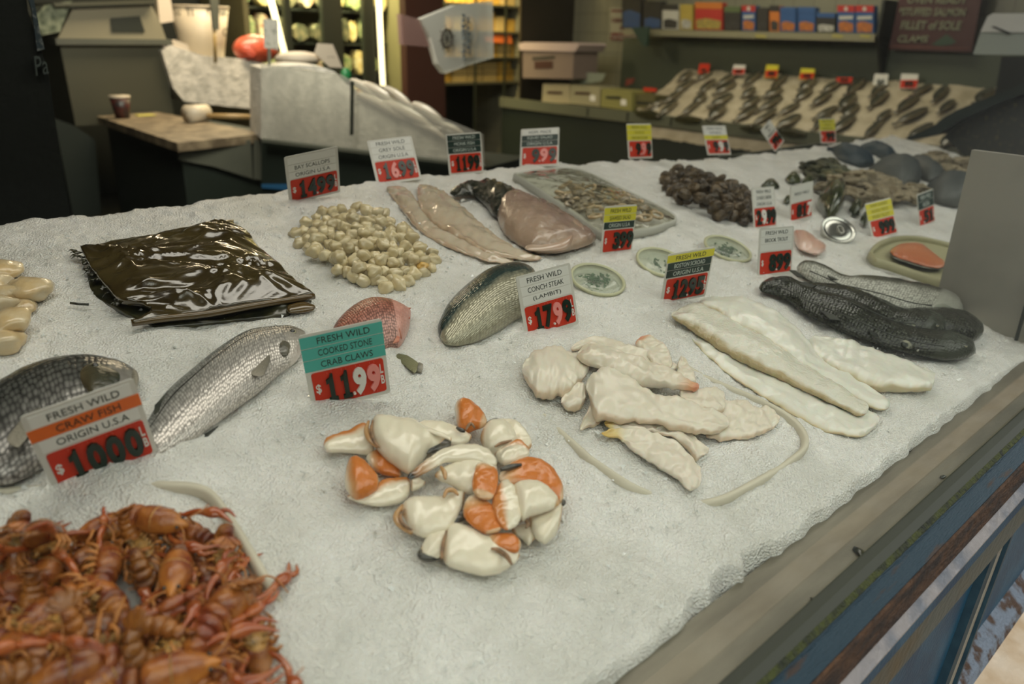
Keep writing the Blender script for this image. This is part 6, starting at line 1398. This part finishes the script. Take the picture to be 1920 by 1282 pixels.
# boxes on the left end of the counter
for poly_, X_, dx, mm, lb, cat in [
    ([(1018, 157), (1068, 158), (1068, 194), (1016, 192)], 6.0, .3, mat('cream_carton', (.36, .32, .20), .5), 'cream carton at the left end of the far counter', 'box'),
    ([(1070, 158), (1125, 164), (1124, 200), (1068, 194)], 6.0, .3, mat('cream_carton_darker', (.30, .28, .17), .5), 'cream carton second from the left on the far counter', 'box'),
    ([(1128, 166), (1185, 172), (1184, 208), (1126, 200)], 6.0, .3, mat('yellow_green_carton', (.23, .22, .07), .5), 'yellow green carton left of the dark fish on the far counter', 'box'),
    ([(1186, 176), (1228, 180), (1226, 200), (1186, 206)], 6.05, .2, mat('olive_crate', (.10, .09, .03), .6), 'dark olive crate between the cartons and the fish', 'crate')]:
    t = thing('carton', lb, cat, at_pl(poly_[3], *PX(X_))); gp('box', poly_, *PX(X_), (dx, 0, 0), mm, t)
    x0 = poly_[0][0]; y0 = poly_[0][1]; gp('label', [(x0+8, y0+14), (x0+36, y0+15), (x0+36, y0+20), (x0+8, y0+19)], *PX(X_-.003), (.002, 0, 0), B['maroon'] if 'dark' not in lb else B['dk'], t)
    if 'carton' in lb and 'left end' not in lb: gp('sticker', [(x0+36, y0+20), (x0+46, y0+21), (x0+46, y0+32), (x0+36, y0+31)], *PX(X_-.003), (.002, 0, 0), M['paper'], t)
o = gp('carton_flap', [(1078, 150), (1100, 136), (1136, 138), (1128, 152), (1090, 158)], *PX(6.1), (.01, 0, 0), mat('grey_green_flap', (.22, .25, .19), .5)); tag(o, 'open grey flap standing above the cartons', 'flap')
t = thing('foam_box', 'pinkish white foam box with an overhanging lid on the cartons', 'box', at_pl((1030, 150), *PX(5.9)))
gp('box', [(980, 94), (1076, 97), (1074, 148), (980, 146)], *PX(5.9), (.35, 0, 0), mat('dim_pink_foam', (.17, .13, .11), .6), t)
gp('lid', [(972, 82), (982, 79), (1082, 80), (1086, 84), (1078, 97), (974, 94)], *PX(5.88), (.4, 0, 0), mat('pink_white_lid', (.42, .34, .33), .5), t)
gp('label_bar', [(998, 108), (1040, 105), (1040, 109), (998, 112)], *PX(5.895), (.002, 0, 0), B['dk'], t); gp('label', [(1002, 115), (1036, 114), (1036, 128), (1002, 129)], *PX(5.895), (.002, 0, 0), B['maroon'], t)
p = at_pl((1181, 160), *PX(6.1)); o = gp('price_tag', [(1174, 148), (1190, 146), (1186, 156), (1172, 162)], *PX(6.1), (.01, 0, 0), mat('dark_red_tag', (.12, .02, .012), .5)); tag(o, 'small dark red tag standing behind the yellow green carton', 'price tag')
o = gp('price_tag', [(1206, 164), (1230, 166), (1230, 172), (1208, 171)], *PX(6.2), (.01, 0, 0), M['red']); tag(o, 'low bright red tag left of the dark fish on the far counter', 'price tag')
# shelf with boxes
XS = 6.45
t = thing('wall_shelf', 'grey shelf with price strips along the tiled wall above the fish counter', 'shelf', at_pl((1420, 64), *PX(XS)))
ys_, ye_ = at_pl((1170, 54), *PX(XS))[1], at_pl((1640, 74), *PX(XS))[1]; zs_ = at_pl((1400, 60), *PX(XS))[2]
MB().box((XS, ye_, zs_-.02), (6.79, ys_, zs_)).build('board', B['grey'], t, False); MB().box((XS-.008, ye_, zs_-.05), (XS, ys_, zs_+.004)).build('price_rail', mat('cream_rail', (.20, .19, .12), .5), t, False)
MB().prism([np.array((6.79, ye_-.02, zs_-.5)), np.array((6.46, ye_-.02, zs_-.02)), np.array((6.46, ye_-.02, zs_+.25)), np.array((6.79, ye_-.02, zs_+.25))], (0, .02, 0)).build('end_bracket', B['dk'], t, False)
for x0 in (1416, 1560, 1612): gp('price_strip', [(x0, 64), (x0+20, 65), (x0+20, 72), (x0, 70)], *PX(XS-.012), (.002, 0, 0), mat('yellow_price_strip', (.30, .27, .08), .5), t)
C_ = {'r': (.34, .022, .015), 'b': (.02, .07, .20), 'y': (.34, .26, .05), 'o': (.42, .13, .02), 'w': (.4, .4, .36), 'k': (.02, .02, .018), 'g': (.07, .10, .04)}
CM = {k: mat('box_ink_'+{'r': 'red', 'b': 'blue', 'y': 'yellow', 'o': 'orange', 'w': 'white', 'k': 'black', 'g': 'green'}[k], v, .4) for k, v in C_.items()}
for x0, x1, yt, cols, lb in [(1166, 1202, -30, 'bkb', 'dark blue box at the left end of the wall shelf'), (1206, 1240, 2, 'kkb', 'black box next to the dark blue one on the wall shelf'), (1242, 1272, 8, 'kwk', 'dark box left of the yellow jar on the wall shelf'), (1275, 1298, 8, 'yyw', 'slim yellow and white box on the wall shelf'), (1303, 1354, 4, 'ory', 'wide orange and red box with a golden picture on the wall shelf'),
                             (1358, 1388, 12, 'gkk', 'dark green box right of the wide orange box'), (1391, 1416, 10, 'rbo', 'red and blue crumb box in the middle of the wall shelf'), (1419, 1440, 14, 'kkk', 'black box right of the middle crumb box'), (1443, 1461, 10, 'kok', 'narrow black box with a dark orange patch'), (1463, 1492, 13, 'bbo', 'first of two blue boxes with an orange bowl picture'), (1496, 1528, 13, 'bbo', 'second of two blue boxes with an orange bowl picture'),
                             (1531, 1566, 24, 'bkw', 'low dark blue box between the taller blue boxes'), (1570, 1602, 10, 'rbo', 'tall red topped blue crumb box, left one of the pair at the right end'), (1604, 1638, 10, 'rbo', 'tall red topped blue crumb box at the right end of the wall shelf')]:
    yb_ = 53+(x0-1166)*.020; yb2 = 53+(x1-1166)*.020
    t = thing('food_box', lb, 'box', at_pl(((x0+x1)/2, yb_), *PX(XS+.03)), 'boxed food on the wall shelf')
    gp('carton', [(x0, yt), (x1, yt+.5), (x1, yb2), (x0, yb_)], *PX(XS+.03), (.08, 0, 0), CM[cols[1]], t); hh = yb_-yt
    gp('top_band', [(x0, yt), (x1, yt+.5), (x1, yt+hh*.25), (x0, yt+hh*.23)], *PX(XS+.028), (.001, 0, 0), CM[cols[0]], t)
    gp('picture', [(x0+2, yb_-hh*.36), (x0+(x1-x0)*.4, yb_-hh*.42), (x1-2, yb2-hh*.34), (x1-3, yb2-2), (x0+3, yb_-2)], *PX(XS+.028), (.001, 0, 0), mat('food_picture', C_[cols[2]], .4, tuple(min(1, c*.35+.03) for c in C_[cols[2]]), 60), t)
    if cols == 'rbo':
        cx_ = (x0+x1)/2; gp('oval_emblem', [(cx_+3.5*math.cos(a), yt+hh*.13+4*math.sin(a)) for a in np.linspace(0, 5.9, 12)], *PX(XS+.026), (.001, 0, 0), CM['w'], t)
        gp('name_band', [(x0+3, yt+hh*.40), (x1-3, yt+hh*.38), (x1-3, yt+hh*.50), (x0+3, yt+hh*.52)], *PX(XS+.026), (.001, 0, 0), CM['w'], t)
# signs on the tiled wall


def wall_text(s, x0, x1, yt, yb, m, parent, X_, slant=0):
    V, F = fit_text(s, 0, 1, 0, 1, 0, .01, .02); o0 = at_pl((x0, yb), *PX(X_)); e1 = at_pl((x1, yb+(x1-x0)*.012), *PX(X_))-o0; e2 = at_pl((x0+slant, yt), *PX(X_))-o0
    mk('lettering', frame_map(V, o0, e1, np.array([.4, 0, 0]), e2), F, m, parent, False, fix=False)


sg = mat('dull_green_paint_letters', (.16, .17, .11), .5)
t = thing('menu_sign', 'dark red hanging sign with pale letters listing STUFFED SALMON, FILLET of SOLE, CLAMS', 'sign', at_pl((1750, 95), *PX(6.6)))
gp('board', [(1698, -60), (1850, -60), (1822, 98), (1666, 93)], *PX(6.6), (.02, 0, 0), mat('dark_red_board', (.040, .008, .006), .5), t)
gp('lower_border', [(1672, 85), (1818, 90), (1817, 92), (1671, 88)], *PX(6.597), (.002, 0, 0), mat('dull_red_border', (.10, .03, .02), .5), t)
for s, x0, x1, y0, y1 in (('OVEN READY', 1700, 1812, -8, 6), ('*STUFFED SALMON', 1684, 1808, 14, 29), ('FILLET of SOLE', 1688, 1800, 39, 55), ('CLAMS', 1682, 1738, 66, 79)): wall_text(s, x0, x1, y0, y1, sg, t, 6.595, 4)
gp('painted_fish', [(1746, 84), (1760, 74), (1775, 64), (1785, 72), (1794, 78), (1782, 84), (1765, 86)], *PX(6.596), (.001, 0, 0), mat('dark_green_paint', (.02, .045, .025), .5), t)
t = thing('wall_sign', 'white sign with maroon bars on the tiles left of the shelf', 'sign', at_pl((1170, 76), *PX(6.78)))
gp('board', [(1144, 14), (1204, 16), (1204, 78), (1144, 76)], *PX(6.78), (.01, 0, 0), mat('dim_white_board', (.24, .24, .19), .5), t)
mr_ = mat('maroon_ink', (.10, .014, .014), .5)
gp('bar', [(1146, 61), (1202, 62), (1202, 76), (1144, 75)], *PX(6.777), (.001, 0, 0), mr_, t)
gp('bar', [(1146, 18), (1202, 20), (1202, 24), (1146, 22)], *PX(6.777), (.001, 0, 0), mr_, t)
wall_text('CASH & CARRY', 1147, 1198, 34, 42, mr_, t, 6.775); wall_text('NO', 1163, 1176, 48, 57, mr_, t, 6.775); wall_text('Live Fish & Shellfish', 1148, 1198, 65, 72, mat('pale_ink', (.3, .28, .25), .5), t, 6.774)
o = gp('hanging_cone', [(1184, 52), (1216, 50), (1212, 86), (1206, 87), (1196, 72)], *PX(6.3), (.03, 0, 0), mat('dark_green_cone', (.015, .04, .028), .5)); tag(o, 'dark green pointed paper hanging under the left end of the wall shelf', 'paper')
# right end: solid box standing in for a white van's reflection, dark crates
t = thing('van_reflection_box', 'white box standing in for a van reflection, high on the right beyond the divider', 'box', at_pl((1890, 104), *PX(5.2)))
gp('lid', [(1838, 60), (1852, 30), (1862, 25), (2010, 25), (2010, 62)], *PX(5.2), (.5, 0, 0), mat('reflection_white', (.85, .85, .83), .5), t)  # upper bright tone of the reflected van, built as a solid part
gp('body', [(1838, 61), (2010, 63), (1995, 104), (1824, 102)], *PX(5.22), (.45, 0, 0), mat('reflection_grey_green', (.45, .50, .46), .5), t)
gp('strap', [(1858, 50), (1864, 49), (1896, 62), (1890, 65)], *PX(5.19), (.005, 0, 0), B['dk'], t)  # dark strip added on the van reflection stand-in
o = gp('reflection_base_block', [(1878, 106), (2010, 106), (2010, 330), (1840, 330)], *PX(5.25), (.5, 0, 0), B['dkg']); tag(o, 'added dark block under the box standing in for a van reflection', 'counter')  # invented support below the reflection box
t = thing('dark_crate', 'dark crate of mottled greens with a slanted lid edge beyond the ice', 'crate', at_pl((1800, 290), *PX(4.95)))
gp('heap', [(1770, 256), (1800, 232), (1880, 196), (2010, 150), (2010, 345), (1845, 330), (1800, 285)], *PX(4.95), (.2, 0, 0), mat('mottled_greens', (.012, .016, .008), .6, (.08, .06, .02), 40, thr=(.55, .75)), t)
gp('slanted_lid', [(1682, 266), (1750, 236), (1790, 208), (1860, 180), (2010, 118), (2010, 140), (1868, 196), (1800, 226), (1760, 252), (1700, 264)], *PX(4.85), (.25, 0, 0), mat('dark_teal_lid', (.008, .018, .014), .4), t)
